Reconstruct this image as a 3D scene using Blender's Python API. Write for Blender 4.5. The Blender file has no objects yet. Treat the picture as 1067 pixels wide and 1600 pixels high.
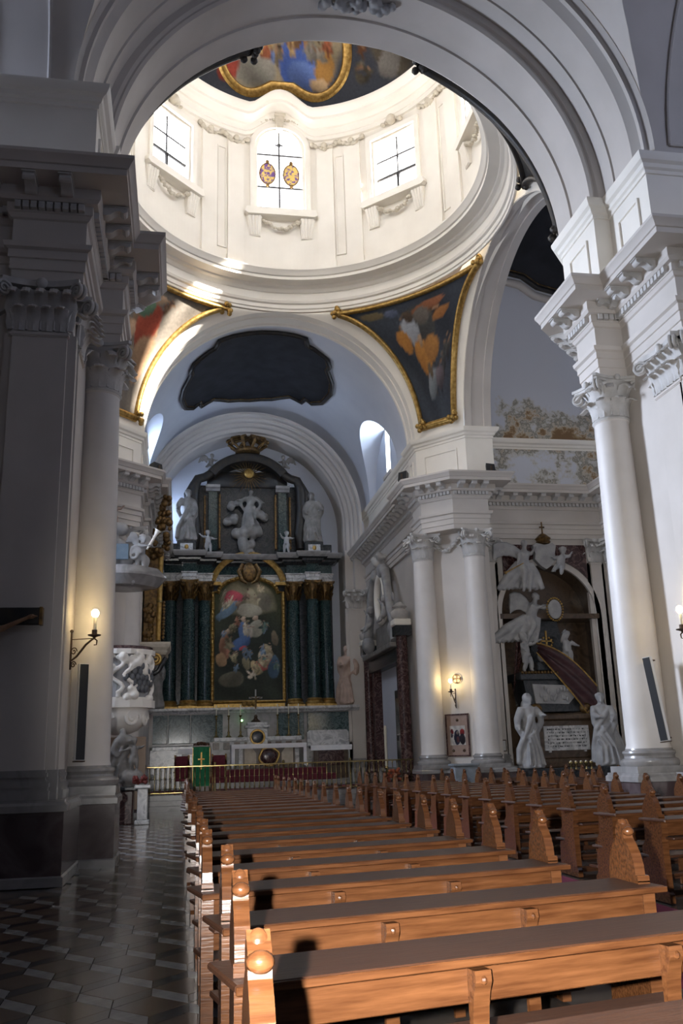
import bpy, bmesh, math, random
from mathutils import Vector, Matrix, Euler
PI = math.pi
S = bpy.context.scene
COL = S.collection
# ------------------------------------------------------------------ camera
EYE = Vector((0, 0, 1.6))
cam_d = bpy.data.cameras.new('camera'); cam = bpy.data.objects.new('camera', cam_d); COL.objects.link(cam)
cam_d.sensor_fit = 'VERTICAL'; cam_d.sensor_height = 36; cam_d.lens = 36 * 1417 / 1600
RC = Matrix(((0.98499644, -0.01576835, -0.17185279), (-0.16991566, -0.26274927, -0.94978497), (-0.03017765, 0.96473529, -0.26148638)))
cam.matrix_world = Matrix.Translation(EYE) @ RC.to_4x4()
cam_d.clip_start = 0.05; cam_d.clip_end = 300
S.camera = cam
# ------------------------------------------------------------------ world, sun, fill lamps, exposure
S.view_settings.view_transform = 'Standard'; S.view_settings.look = 'None'
S.view_settings.gamma = 1; S.view_settings.use_curve_mapping = False
S.view_settings.exposure = 0.3
S.cycles.use_denoising = True
S.cycles.max_bounces = 10; S.cycles.diffuse_bounces = 6; S.cycles.transparent_max_bounces = 8
S.cycles.sample_clamp_indirect = 8
W = bpy.data.worlds.new('world'); S.world = W; W.use_nodes = True
bg = W.node_tree.nodes['Background']; bg.inputs[0].default_value = (0.75, 0.86, 1, 1); bg.inputs[1].default_value = 1.0
def lamp(name, kind, loc, energy, color=(1, 1, 1), rot=(0, 0, 0), **kw):
    d = bpy.data.lights.new(name, kind); d.energy = energy; d.color = color
    for k, v in kw.items(): setattr(d, k, v)
    o = bpy.data.objects.new(name, d); o.location = loc; o.rotation_euler = rot; COL.objects.link(o); return o
def aim(o, target): o.rotation_euler = (Vector(target) - o.location).to_track_quat('-Z', 'Y').to_euler()
SUN_DIR = Vector((-0.71, 0.455, -0.545))
sun = lamp('sunlight', 'SUN', (30, 0, 50), 45.0, (1, 0.93, 0.82), angle=0.03)
sun.rotation_euler = SUN_DIR.to_track_quat('-Z', 'Y').to_euler()
# unseen fill lamps added: left transept, left clerestory by the pier, weak west end
l = lamp('transept_fill', 'AREA', (-8.2, 24.6, 9.5), 1750, (0.70, 0.80, 1.0), shape='RECTANGLE', size=3.0, size_y=4.0, spread=math.radians(105)); aim(l, (9.6, 16.5, 5.5))  # added lamp with no window built here; brightens the right column and pier
l = lamp('clerestory_fill', 'AREA', (-6.2, 13.95, 14.6), 110, (0.62, 0.73, 1.0), shape='RECTANGLE', size=0.9, size_y=2.4); aim(l, (12, 13.9, 11))  # added fill beside the left pier, reaches the right side of the vault
l = lamp('west_fill', 'AREA', (8.5, -13.5, 11), 150, (0.60, 0.70, 1.0), shape='RECTANGLE', size=3, size_y=4); aim(l, (8, 14, 10))  # unseen fill added behind the camera for the nave fronts
l = lamp('right_clerestory_fill', 'AREA', (12.8, 7.6, 13.6), 95, (0.58, 0.68, 1.0), shape='RECTANGLE', size=1.8, size_y=2.2); aim(l, (9.6, 14.4, 14.2))  # added to lift the dark upper right vault; no window modelled
l = lamp('left_lunette_fill', 'AREA', (-2.0, 39.2, 14.4), 190, (0.60, 0.74, 1.0), shape='RECTANGLE', size=0.9, size_y=2.2); aim(l, (7, 38.8, 12.5))  # added lamp in front of the blind lunette, brightens the chancel
l = lamp('apse_fill', 'AREA', (-1.2, 43.7, 14.0), 110, (0.55, 0.70, 1.0), shape='RECTANGLE', size=1.0, size_y=3.0); aim(l, (6, 44.2, 13))  # hidden lamp added behind the arch to wash the apse wall blue
# photographer's flash, held beside the lens
flash = lamp('camera_flash', 'SPOT', (-0.25, -0.02, 1.66), 3900, (1, 0.97, 0.93), shadow_soft_size=0.025, spot_size=math.radians(64), spot_blend=0.7)
aim(flash, (3.6, 9, 2.6))
# ------------------------------------------------------------------ helpers
ORG = {}
class MB:
    def __init__(s): s.v = []; s.f = []
    def add(s, v, f):
        n = len(s.v); s.v += [tuple(p) for p in v]; s.f += [tuple(i + n for i in q) for q in f]; return s
    def merge(s, o, M=None):
        return s.add([M @ Vector(p) for p in o.v] if M is not None else o.v, o.f)
    def box(s, x0, x1, y0, y1, z0, z1):
        v = [(x, y, z) for z in (z0, z1) for y in (y0, y1) for x in (x0, x1)]
        return s.add(v, [(0, 2, 3, 1), (4, 5, 7, 6), (0, 1, 5, 4), (2, 6, 7, 3), (0, 4, 6, 2), (1, 3, 7, 5)])
    def cbox(s, x0, x1, y0, y1, z0, z1, c=0.01):
        # chamfered box
        bm = bmesh.new(); m = Matrix.Translation(((x0+x1)/2, (y0+y1)/2, (z0+z1)/2)) @ Matrix.Diagonal((x1-x0, y1-y0, z1-z0, 1))
        bmesh.ops.create_cube(bm, size=1, matrix=m)
        bmesh.ops.bevel(bm, geom=bm.edges[:], offset=c, segments=1, affect='EDGES')
        bm.verts.index_update(); s.add([v.co[:] for v in bm.verts], [[v.index for v in f.verts] for f in bm.faces]); bm.free(); return s
    def prism(s, poly, a0, a1, ax='x'):
        # poly: 2D points; extruded from a0 to a1 along ax ('x': (y,z), 'y': (x,z), 'z': (x,y))
        n = len(poly)
        def P(q, a): return (a, q[0], q[1]) if ax == 'x' else (q[0], a, q[1]) if ax == 'y' else (q[0], q[1], a)
        v = [P(q, a0) for q in poly] + [P(q, a1) for q in poly]
        f = [tuple(range(n))[::-1], tuple(range(n, 2 * n))] + [(i, (i + 1) % n, n + (i + 1) % n, n + i) for i in range(n)]
        return s.add(v, f)
    def lathe(s, prof, c=(0, 0, 0), seg=24, a0=0, a1=2 * PI, fn=None, cap=True):
        full = abs(a1 - a0) > 2 * PI - 1e-4; m = seg if full else seg + 1; v = []; f = []
        for r, z in prof:
            for k in range(m):
                a = a0 + (a1 - a0) * k / seg; rr = r if fn is None else fn(r, z, a)
                v.append((c[0] + rr * math.cos(a), c[1] + rr * math.sin(a), c[2] + z))
        for i in range(len(prof) - 1):
            for k in range(seg):
                k2 = (k + 1) % m; f.append((i * m + k, i * m + k2, (i + 1) * m + k2, (i + 1) * m + k))
        if full and cap:
            f.append(tuple(range(m))[::-1]); f.append(tuple(range((len(prof) - 1) * m, len(prof) * m)))
        return s.add(v, f)
    def tube(s, pts, rad, seg=8, caps=True, flat=1.0):
        pts = [Vector(p) for p in pts]; n = len(pts)
        if not hasattr(rad, '__len__'): rad = [rad] * n
        up = None; v = []; f = []
        for i, p in enumerate(pts):
            t = (pts[min(i + 1, n - 1)] - pts[max(i - 1, 0)]).normalized()
            if up is None: up = Vector((0, 0, 1)) if abs(t.z) < 0.9 else Vector((1, 0, 0))
            a = t.cross(up).normalized(); b = a.cross(t).normalized(); up = b
            for k in range(seg):
                w = 2 * PI * k / seg; v.append(p + a * (rad[i] * math.cos(w)) + b * (rad[i] * flat * math.sin(w)))
        for i in range(n - 1):
            for k in range(seg):
                k2 = (k + 1) % seg; f.append((i * seg + k, i * seg + k2, (i + 1) * seg + k2, (i + 1) * seg + k))
        if caps: f.append(tuple(range(seg))[::-1]); f.append(tuple(range((n - 1) * seg, n * seg)))
        return s.add(v, f)
    def ell(s, c, r, seg=12, rings=8, M=None):
        if not hasattr(r, '__len__'): r = (r, r, r)
        v = [(0, 0, -1)]; f = []
        for i in range(1, rings):
            a = -PI / 2 + PI * i / rings
            for k in range(seg):
                w = 2 * PI * k / seg; v.append((math.cos(a) * math.cos(w), math.cos(a) * math.sin(w), math.sin(a)))
        v.append((0, 0, 1)); L = len(v) - 1
        for k in range(seg):
            f.append((0, 1 + (k + 1) % seg, 1 + k)); f.append((L, L - seg + k, L - seg + (k + 1) % seg))
        for i in range(rings - 2):
            for k in range(seg):
                a = 1 + i * seg + k; b = 1 + i * seg + (k + 1) % seg; f.append((a, b, b + seg, a + seg))
        out = []
        for p in v:
            q = Vector((p[0] * r[0], p[1] * r[1], p[2] * r[2]))
            if M is not None: q = M @ q
            out.append(q + Vector(c))
        return s.add(out, f)
    def sweep(s, path, prof, closed=False, close_prof=False):
        # plan sweep with mitred corners; prof: (d, z), d to the LEFT of the path direction
        n = len(path); P = [Vector((p[0], p[1])) for p in path]; m = len(prof); v = []; f = []
        for i in range(n):
            d1 = (P[i] - P[i - 1]).normalized() if (i > 0 or closed) else None
            d2 = (P[(i + 1) % n] - P[i]).normalized() if (i < n - 1 or closed) else None
            if d1 is None: d1 = d2
            if d2 is None: d2 = d1
            n1 = Vector((-d1.y, d1.x)); n2 = Vector((-d2.y, d2.x)); k = max(0.25, 1 + n1.dot(n2)); w = (n1 + n2) / k
            for d, z in prof: v.append((P[i].x + w.x * d, P[i].y + w.y * d, z))
        for i in range(n if closed else n - 1):
            j = (i + 1) % n
            for k in range(m if close_prof else m - 1):
                k2 = (k + 1) % m; f.append((i * m + k, j * m + k, j * m + k2, i * m + k2))
        if close_prof and not closed:
            f.append(tuple(range(m))); f.append(tuple(range((n - 1) * m, n * m))[::-1])
        return s.add(v, f)
    def arch(s, c, prof, ax='y', a0=0, a1=PI, seg=48, leg=0, close_prof=False):
        # prof: (radius, depth). circle centre c=(h, z) in the plane across `ax`; legs drop below the springing
        m = len(prof); v = []; rows = 0
        def put(hx, hz, d): v.append((c[0] + hx, d, c[1] + hz) if ax == 'y' else (d, c[0] + hx, c[1] + hz))
        if leg:
            for r, d in prof: put(r * math.cos(a0), r * math.sin(a0) - leg, d)
            rows += 1
        for k in range(seg + 1):
            a = a0 + (a1 - a0) * k / seg
            for r, d in prof: put(r * math.cos(a), r * math.sin(a), d)
            rows += 1
        if leg:
            for r, d in prof: put(r * math.cos(a1), r * math.sin(a1) - leg, d)
            rows += 1
        f = []
        for i in range(rows - 1):
            for k in range(m if close_prof else m - 1):
                k2 = (k + 1) % m; f.append((i * m + k, (i + 1) * m + k, (i + 1) * m + k2, i * m + k2))
        if close_prof: f.append(tuple(range(m))); f.append(tuple(range((rows - 1) * m, rows * m))[::-1])
        return s.add(v, f)
    def grid(s, fn, nu, nv):
        v = [fn(i / nu, j / nv) for j in range(nv + 1) for i in range(nu + 1)]; w = nu + 1
        return s.add(v, [(j * w + i, j * w + i + 1, (j + 1) * w + i + 1, (j + 1) * w + i) for j in range(nv) for i in range(nu)])
    def mesh(s, name, mat, smooth=None, off=(0, 0, 0)):
        me = bpy.data.meshes.new(name); o = Vector(off)
        me.from_pydata([(p[0] - o.x, p[1] - o.y, p[2] - o.z) for p in s.v], [], s.f)
        bm = bmesh.new(); bm.from_mesh(me); bmesh.ops.recalc_face_normals(bm, faces=bm.faces[:]); bm.to_mesh(me); bm.free()
        if mat is not None: me.materials.append(mat)
        if smooth is not None:
            me.polygons.foreach_set('use_smooth', [True] * len(me.polygons))
            if smooth < 180:
                try: me.set_sharp_from_angle(angle=math.radians(smooth))
                except Exception: pass
        me.update(); return me
    def build(s, name, mat, parent=None, smooth=None, local=False):
        # vertices are world coordinates unless local=True (then relative to the parent's origin)
        off = (0, 0, 0) if (parent is None or local) else ORG.get(parent.name, (0, 0, 0))
        return link(name, s.mesh(name, mat, smooth, off), parent)
def link(name, me, parent=None, loc=(0, 0, 0), rot=(0, 0, 0), scale=(1, 1, 1)):
    o = bpy.data.objects.new(name, me); COL.objects.link(o); o.location = loc; o.rotation_euler = rot; o.scale = scale
    if parent is not None:
        o.parent = parent
        ORG[o.name] = tuple(ORG.get(parent.name, (0, 0, 0)))
    return o
def tag(o, label, cat, group=None):
    o['label'] = label; o['category'] = cat
    if group: o['group'] = group
    return o
def thing(name, label, cat, loc=(0, 0, 0), rz=0, group=None):
    o = bpy.data.objects.new(name, None); COL.objects.link(o); o.location = loc; o.rotation_euler = (0, 0, rz)
    o.empty_display_size = 0.2; ORG[o.name] = tuple(loc); return tag(o, label, cat, group)
def struct(o, label=None):
    o['kind'] = 'structure'
    if label: o['label'] = label
    return o
def copy_tree(o, parent=None):
    c = o.copy(); COL.objects.link(c)
    if parent is not None: c.parent = parent
    for ch in [x for x in o.children]: copy_tree(ch, c)
    return c
# ------------------------------------------------------------------ materials
def nodes(name):
    m = bpy.data.materials.new(name); m.use_nodes = True; nt = m.node_tree; b = nt.nodes['Principled BSDF']; return m, nt, b
def pm(name, c1, c2=None, rough=0.6, scale=4.0, bump=0.0, metal=0.0, detail=4, stretch=(1, 1, 1), spec=0.5, contrast=(0.35, 0.65), bscale=None, coat=0.0):
    m, nt, b = nodes(name); N = nt.nodes.new; L = nt.links.new
    b.inputs['Roughness'].default_value = rough; b.inputs['Metallic'].default_value = metal
    b.inputs['Specular IOR Level'].default_value = spec; b.inputs['Coat Weight'].default_value = coat
    tc = N('ShaderNodeTexCoord'); mp = N('ShaderNodeMapping'); mp.inputs['Scale'].default_value = stretch; L(tc.outputs['Object'], mp.inputs[0])
    if c2 is None: b.inputs['Base Color'].default_value = (*c1, 1)
    else:
        no = N('ShaderNodeTexNoise'); no.inputs['Scale'].default_value = scale; no.inputs['Detail'].default_value = detail; L(mp.outputs[0], no.inputs[0])
        cr = N('ShaderNodeValToRGB'); cr.color_ramp.elements[0].position = contrast[0]; cr.color_ramp.elements[1].position = contrast[1]
        cr.color_ramp.elements[0].color = (*c1, 1); cr.color_ramp.elements[1].color = (*c2, 1)
        L(no.outputs[0], cr.inputs[0]); L(cr.outputs[0], b.inputs['Base Color'])
    if bump:
        n2 = N('ShaderNodeTexNoise'); n2.inputs['Scale'].default_value = bscale or scale * 3; n2.inputs['Detail'].default_value = 3; L(mp.outputs[0], n2.inputs[0])
        bp = N('ShaderNodeBump'); bp.inputs['Strength'].default_value = bump; bp.inputs['Distance'].default_value = 0.02; L(n2.outputs[0], bp.inputs['Height']); L(bp.outputs[0], b.inputs['Normal'])
    return m
def marble(name, base, vein, rough=0.25, scale=2.0, dist=2.5, width=0.08, spec=0.5):
    m, nt, b = nodes(name); N = nt.nodes.new; L = nt.links.new
    tc = N('ShaderNodeTexCoord'); no = N('ShaderNodeTexNoise'); no.inputs['Scale'].default_value = scale; no.inputs['Detail'].default_value = 8; no.inputs['Distortion'].default_value = dist
    L(tc.outputs['Object'], no.inputs[0])
    cr = N('ShaderNodeValToRGB'); e = cr.color_ramp.elements; e[0].position = 0.5 - width; e[0].color = (*base, 1); e[1].position = 0.5 + width; e[1].color = (*[x * 0.8 for x in base], 1)
    v = e.new(0.5); v.color = (*vein, 1); L(no.outputs[0], cr.inputs[0]); L(cr.outputs[0], b.inputs['Base Color'])
    b.inputs['Roughness'].default_value = rough; b.inputs['Specular IOR Level'].default_value = spec
    return m
def emit(name, col, strength):
    m = bpy.data.materials.new(name); m.use_nodes = True; nt = m.node_tree; nt.nodes.clear()
    o = nt.nodes.new('ShaderNodeOutputMaterial'); e = nt.nodes.new('ShaderNodeEmission'); e.inputs[0].default_value = (*col, 1); e.inputs[1].default_value = strength
    nt.links.new(e.outputs[0], o.inputs[0]); return m
def skyglass(name, col, strength):
    # bright frosted pane: lets the sun through and glows with the sky behind it
    m = bpy.data.materials.new(name); m.use_nodes = True; nt = m.node_tree; nt.nodes.clear()
    o = nt.nodes.new('ShaderNodeOutputMaterial'); e = nt.nodes.new('ShaderNodeEmission'); e.inputs[0].default_value = (*col, 1); e.inputs[1].default_value = strength
    t = nt.nodes.new('ShaderNodeBsdfTransparent'); a = nt.nodes.new('ShaderNodeAddShader')
    nt.links.new(e.outputs[0], a.inputs[0]); nt.links.new(t.outputs[0], a.inputs[1]); nt.links.new(a.outputs[0], o.inputs[0]); return m
def painted(name, rough=0.55):
    # colour attribute laid on the canvas by the painter functions below
    m, nt, b = nodes(name); a = nt.nodes.new('ShaderNodeVertexColor'); a.layer_name = 'paint'
    no = nt.nodes.new('ShaderNodeTexNoise'); no.inputs['Scale'].default_value = 9; no.inputs['Detail'].default_value = 6
    mx = nt.nodes.new('ShaderNodeMix'); mx.data_type = 'RGBA'; mx.blend_type = 'OVERLAY'; mx.inputs[0].default_value = 0.30
    tc = nt.nodes.new('ShaderNodeTexCoord'); nt.links.new(tc.outputs['Object'], no.inputs[0])
    nt.links.new(a.outputs[0], mx.inputs[6]); nt.links.new(no.outputs[0], mx.inputs[7]); nt.links.new(mx.outputs[2], b.inputs['Base Color'])
    b.inputs['Roughness'].default_value = rough; b.inputs['Specular IOR Level'].default_value = 0.15; return m
M = {}
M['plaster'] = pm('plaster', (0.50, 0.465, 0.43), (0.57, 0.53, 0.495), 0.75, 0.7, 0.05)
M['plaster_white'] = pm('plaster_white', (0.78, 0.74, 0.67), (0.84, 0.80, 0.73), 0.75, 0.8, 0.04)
M['plaster_bluelit'] = pm('plaster_bluelit', (0.55, 0.58, 0.66), (0.61, 0.64, 0.71), 0.8, 0.6, 0.05)  # blue of the chancel daylight is put into this plaster's colour
M['capital'] = pm('capital', (0.44, 0.43, 0.42), (0.54, 0.525, 0.51), 0.7, 5, 0.1)
M['shaft'] = pm('shaft', (0.56, 0.53, 0.505), (0.62, 0.59, 0.565), 0.5, 1.2, 0.03)
M['tan'] = pm('tan', (0.36, 0.27, 0.20), (0.42, 0.32, 0.24), 0.7, 2)
M['ornament'] = pm('ornament', (0.50, 0.45, 0.36), (0.60, 0.55, 0.46), 0.7, 6, 0.1)
M['red_marble'] = marble('red_marble', (0.075, 0.052, 0.054), (0.10, 0.078, 0.08), 0.16, 1.2, 1, 0.12)
M['grey_marble'] = marble('grey_marble', (0.24, 0.23, 0.225), (0.275, 0.265, 0.26), 0.25, 1.5, 1, 0.15)
M['pale_marble'] = marble('pale_marble', (0.42, 0.42, 0.43), (0.62, 0.62, 0.62), 0.22, 2, 2, 0.12)
M['green_marble'] = marble('green_marble', (0.012, 0.030, 0.033), (0.05, 0.085, 0.08), 0.10, 3, 4, 0.06, 0.6)
M['green_panel'] = marble('green_panel', (0.05, 0.085, 0.09), (0.14, 0.19, 0.20), 0.12, 2, 4, 0.08, 0.6)
M['dark_stone'] = marble('dark_stone', (0.026, 0.030, 0.034), (0.045, 0.047, 0.05), 0.25, 2, 3, 0.08)
M['dark_red_stone'] = marble('dark_red_stone', (0.05, 0.022, 0.022), (0.15, 0.09, 0.08), 0.2, 2, 3, 0.05)
M['brown_stone'] = marble('brown_stone', (0.062, 0.038, 0.022), (0.10, 0.064, 0.038), 0.28, 1.6, 2, 0.15)
M['statue'] = pm('statue', (0.27, 0.27, 0.275), (0.38, 0.375, 0.375), 0.55, 3, 0.08)
M['statue_dark'] = pm('statue_dark', (0.16, 0.15, 0.14), (0.26, 0.245, 0.23), 0.55, 3, 0.1)
M['statue_pink'] = pm('statue_pink', (0.34, 0.25, 0.20), (0.46, 0.34, 0.28), 0.55, 3, 0.1)
M['gold'] = pm('gold', (0.30, 0.175, 0.045), (0.52, 0.34, 0.11), 0.38, 8, 0.15, metal=0.75)
M['gold_dark'] = pm('gold_dark', (0.07, 0.04, 0.018), (0.24, 0.14, 0.045), 0.45, 8, 0.2, metal=0.6)
M['brass'] = pm('brass', (0.30, 0.23, 0.10), None, 0.22, metal=0.9)
M['iron'] = pm('iron', (0.05, 0.035, 0.025), (0.10, 0.06, 0.035), 0.5, 10, metal=0.5)
M['black'] = pm('black', (0.012, 0.013, 0.016), None, 0.5)
M['black_frame'] = pm('black_frame', (0.010, 0.010, 0.012), (0.03, 0.022, 0.014), 0.5, 5, 0.1)
M['dark_paint'] = pm('dark_paint', (0.006, 0.007, 0.010), (0.018, 0.019, 0.026), 0.7, 1.5)
M['white_plastic'] = pm('white_plastic', (0.62, 0.62, 0.62), None, 0.4)
M['paper'] = pm('paper', (0.55, 0.55, 0.55), (0.65, 0.65, 0.64), 0.7, 20)
M['linen'] = pm('linen', (0.80, 0.82, 0.87), (0.88, 0.89, 0.92), 0.8, 6, 0.1)
M['green_cloth'] = pm('green_cloth', (0.008, 0.15, 0.06), (0.012, 0.19, 0.08), 0.8, 8, 0.1)
M['red_cloth'] = pm('red_cloth', (0.11, 0.012, 0.025), (0.15, 0.018, 0.035), 0.85, 10, 0.1)
M['carpet'] = pm('carpet', (0.14, 0.006, 0.035), (0.19, 0.010, 0.05), 0.95, 40, 0.2)
M['bulb'] = emit('bulb', (1, 0.74, 0.34), 105)
M['candle'] = pm('candle', (0.65, 0.62, 0.52), None, 0.5)
M['tile_brown'] = pm('tile_brown', (0.075, 0.050, 0.034), (0.11, 0.075, 0.050), 0.16, 6, 0.01)
M['tile_grey'] = pm('tile_grey', (0.17, 0.175, 0.185), (0.24, 0.245, 0.25), 0.2, 6, 0.01)
M['tile_black'] = pm('tile_black', (0.014, 0.015, 0.018), (0.028, 0.029, 0.033), 0.16, 6, 0.01)
M['floor'] = pm('floor', (0.045, 0.038, 0.034), (0.08, 0.066, 0.056), 0.2, 3)
M['lead'] = pm('lead', (0.02, 0.02, 0.022), None, 0.5)
M['stained'] = pm('stained', (0.16, 0.08, 0.30), (0.75, 0.55, 0.16), 0.4, 9, contrast=(0.45, 0.55))
M['grey_cloth'] = pm('grey_cloth', (0.16, 0.18, 0.20), (0.22, 0.24, 0.27), 0.8, 5)
def wood(name, c1, c2, rough=0.3, scale=(1.2, 14, 14)):
    m = pm(name, c1, c2, rough, 3.0, 0.12, stretch=scale, contrast=(0.3, 0.7), bscale=6); return m
M['wood'] = wood('wood', (0.062, 0.022, 0.008), (0.135, 0.054, 0.020), 0.27)
M['wood_top'] = wood('wood_top', (0.044, 0.016, 0.007), (0.072, 0.028, 0.012), 0.5)
M['wood_dark'] = wood('wood_dark', (0.045, 0.018, 0.009), (0.085, 0.034, 0.015), 0.3)
# wall with old water damage in the transept
def damp(name, z0, z1, o0, o1):
    m, nt, b = nodes(name); N = nt.nodes.new; L = nt.links.new
    tc = N('ShaderNodeTexCoord'); sp = N('ShaderNodeSeparateXYZ'); L(tc.outputs['Object'], sp.inputs[0])
    no = N('ShaderNodeTexNoise'); no.inputs['Scale'].default_value = 1.1; no.inputs['Detail'].default_value = 8; no.inputs['Roughness'].default_value = 0.68; L(tc.outputs['Object'], no.inputs[0])
    mr = N('ShaderNodeMapRange'); mr.inputs[1].default_value = z0; mr.inputs[2].default_value = z1; mr.inputs[3].default_value = o0; mr.inputs[4].default_value = o1; L(sp.outputs[2], mr.inputs[0])
    ad = N('ShaderNodeMath'); L(no.outputs[0], ad.inputs[0]); L(mr.outputs[0], ad.inputs[1])
    cr = N('ShaderNodeValToRGB'); e = cr.color_ramp.elements; e[0].position = 0.44; e[0].color = (0.55, 0.57, 0.63, 1); e[1].position = 0.66; e[1].color = (0.20, 0.12, 0.06, 1)
    for p, c in ((0.50, (0.50, 0.48, 0.44)), (0.54, (0.20, 0.19, 0.16)), (0.58, (0.52, 0.47, 0.40)), (0.62, (0.34, 0.24, 0.14))):
        x = e.new(p); x.color = (*c, 1)
    L(ad.outputs[0], cr.inputs[0]); L(cr.outputs[0], b.inputs['Base Color']); b.inputs['Roughness'].default_value = 0.85
    return m
M['damp'] = damp('damp_plaster', 13.3, 15.9, .13, -.3); M['damp_low'] = damp('damp_attic', 11.3, 12.9, -.02, .06)
M['fresco'] = painted('fresco', 0.7); M['canvas'] = painted('canvas', 0.7)
# canvas painter: patches of colour blended over a ground
def paint(me, uvs, ground, patches, seed=1, rough=0.05):
    # uvs: per-vertex (u, v); patches: (u, v, ru, rv, rot, colour, softness)
    rnd = random.Random(seed); ph = [(rnd.uniform(4, 18), rnd.uniform(4, 18), rnd.uniform(0, 6.3)) for _ in range(6)]
    at = me.color_attributes.new('paint', 'FLOAT_COLOR', 'POINT'); out = []
    for u, v in uvs:
        w1 = sum(math.sin(a * u + b * v + c) for a, b, c in ph) / 6; w2 = sum(math.sin(b * u - a * v + c * 2) for a, b, c in ph) / 6
        uu = u + rough * w1; vv = v + rough * w2
        g = ground(uu, vv); c = [g[0] * (1 + 0.35 * w1), g[1] * (1 + 0.35 * w1), g[2] * (1 + 0.35 * w1)]
        for pu, pv, ru, rv, rot, col, soft in patches:
            du, dv = uu - pu, vv - pv; cs, sn = math.cos(rot), math.sin(rot)
            q = ((du * cs + dv * sn) / ru) ** 2 + ((-du * sn + dv * cs) / rv) ** 2
            if q < 1:
                k = min(1, (1 - q) / (soft * .4)); sh = 0.8 + 0.5 * w2 + 0.25 * (-du * sn + dv * cs) / rv
                c = [c[i] * (1 - k) + col[i] * sh * k for i in range(3)]
        out += [max(0.002, c[0]), max(0.002, c[1]), max(0.002, c[2]), 1]
    at.data.foreach_set('color', out)
def figures(n, box, seed, cols, size=(0.05, 0.1)):
    # a crowd of draped figures: robe, shoulders, head, arm
    rnd = random.Random(seed); P = []
    for i in range(n):
        u = rnd.uniform(box[0], box[1]); v = rnd.uniform(box[2], box[3]); s = rnd.uniform(*size); a = rnd.uniform(-0.7, 0.7); c = rnd.choice(cols)
        for k in range(6):
            b = rnd.uniform(.55, 1.35); P.append((u + rnd.uniform(-.55, .55) * s, v + rnd.uniform(-.7, .7) * s, s * rnd.uniform(.16, .34), s * rnd.uniform(.5, 1.0), a + rnd.uniform(-.9, .9), [x * b for x in c], 1.2))
        P.append((u + s * 0.7 * math.sin(a), v + s * 1.15, s * 0.2, s * 0.24, 0, (0.34, 0.21, 0.13), 0.8)); P.append((u + s * 0.72 * math.sin(a), v + s * 1.27, s * 0.2, s * 0.14, 0, (0.07, 0.045, 0.03), 0.8))
        for sg in (-1, 1): P.append((u + sg * s * 0.5, v + s * rnd.uniform(.2, .7), s * 0.42, s * 0.09, rnd.uniform(-1, 1), (0.30, 0.18, 0.11), 0.8))
    return P
# ================================================================== STRUCTURE
XC, YC, ZS, RA = 3.6, 25.0, 13.3, 5.15
EX, TXH = .95, 6.6      # the drum is slightly oval; transept arches stand 6.6 m from the axis
def Pz(n): return M[n]
# ---- floor: screed below, marble blocks laid on it
struct(MB().box(-9.5, 16.8, -14.5, 46, -0.3, -0.012).build('floor', M['floor']), 'dark polished marble church floor')
FLOOR = bpy.data.objects['floor']
def para(o, a, b, g, z0=-0.012, z1=0.0):
    # thin parallelogram slab spanned by a and b, shrunk by g for the joint
    o = Vector(o); a = Vector(a); b = Vector(b); c = o + (a + b) / 2; k = 1 - g
    q = [c + ((-a - b) / 2) * k, c + ((a - b) / 2) * k, c + ((a + b) / 2) * k, c + ((-a + b) / 2) * k]
    return MB().prism([(p.x, p.y) for p in q], z0, z1, 'z')
HX, HY, DY = 0.26, 0.28, 0.235
tm = [para((-HX, 0), (HX, HY), (HX, -HY), 0.02).mesh('floor_tile_brown', M['tile_brown']),
      para((-HX, 0), (HX, -HY), (0, -DY), 0.03).mesh('floor_tile_grey', M['tile_grey']),
      para((0, -HY), (HX, HY), (0, -DY), 0.03).mesh('floor_tile_black', M['tile_black'])]
spots = []
for j in range(-8, 60):
    for i in range(-16, 12):
        x = -0.43 + HX * 2 * i + (HX if j % 2 else 0); y = 7.53 + (HY + DY) * j
        if -4.6 < x < 0.45 and 5.6 < y < 34: spots.append((x, y))
spots.sort(key=lambda p: p[1] + (abs(p[0] + 1.2) * 0.8)); rest = MB(), MB(), MB()
spots = [p for p in spots if not (p[0] < -1.5 and 13.7 < p[1] < 18.6) and not (p[0] < -2.9 and p[1] > 13.7)]
for k, (x, y) in enumerate(spots):
    for t in range(3):
        if k < 98: link('floor_tile', tm[t], FLOOR, (x, y, 0))
        else: rest[t].add([(v.co.x + x, v.co.y + y, v.co.z) for v in tm[t].vertices], [tuple(p.vertices) for p in tm[t].polygons])
for t, n in enumerate(('tile_brown', 'tile_grey', 'tile_black')):
    o = rest[t].build('distant_floor_tiles', M[n], FLOOR); o['kind'] = 'stuff'
# ---- plan paths (the room is on the left of each path)
ER = [(14.5, 14.75), (10.55, 14.75), (10.55, 14.5), (9.38, 14.5), (9.38, 16.75), (8.75, 16.75), (8.75, 17.65), (10.1, 19.0), (11.4, 19.0), (11.4, 18.4), (15.8, 18.4), (15.8, 31.5),
      (10.81, 31.5), (10.81, 30.1), (9.5, 30.1), (8.57, 30.95), (8.57, 32.1), (8.75, 32.1), (8.75, 42.8)]
EL = [(-1.25, 42.8), (-1.25, 31.8), (-1.45, 31.8), (-1.45, 30.53), (-2.43, 29.7), (-3.75, 29.7), (-3.75, 31.2), (-8.6, 31.2), (-8.6, 18.0), (-4.0, 18.0), (-4.0, 18.6), (-2.6, 18.6),
      (-1.23, 17.25), (-1.23, 16.27), (-1.7, 16.27), (-1.7, 14.05), (-2.85, 14.05), (-2.85, 14.3), (-7, 14.3)]
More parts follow.
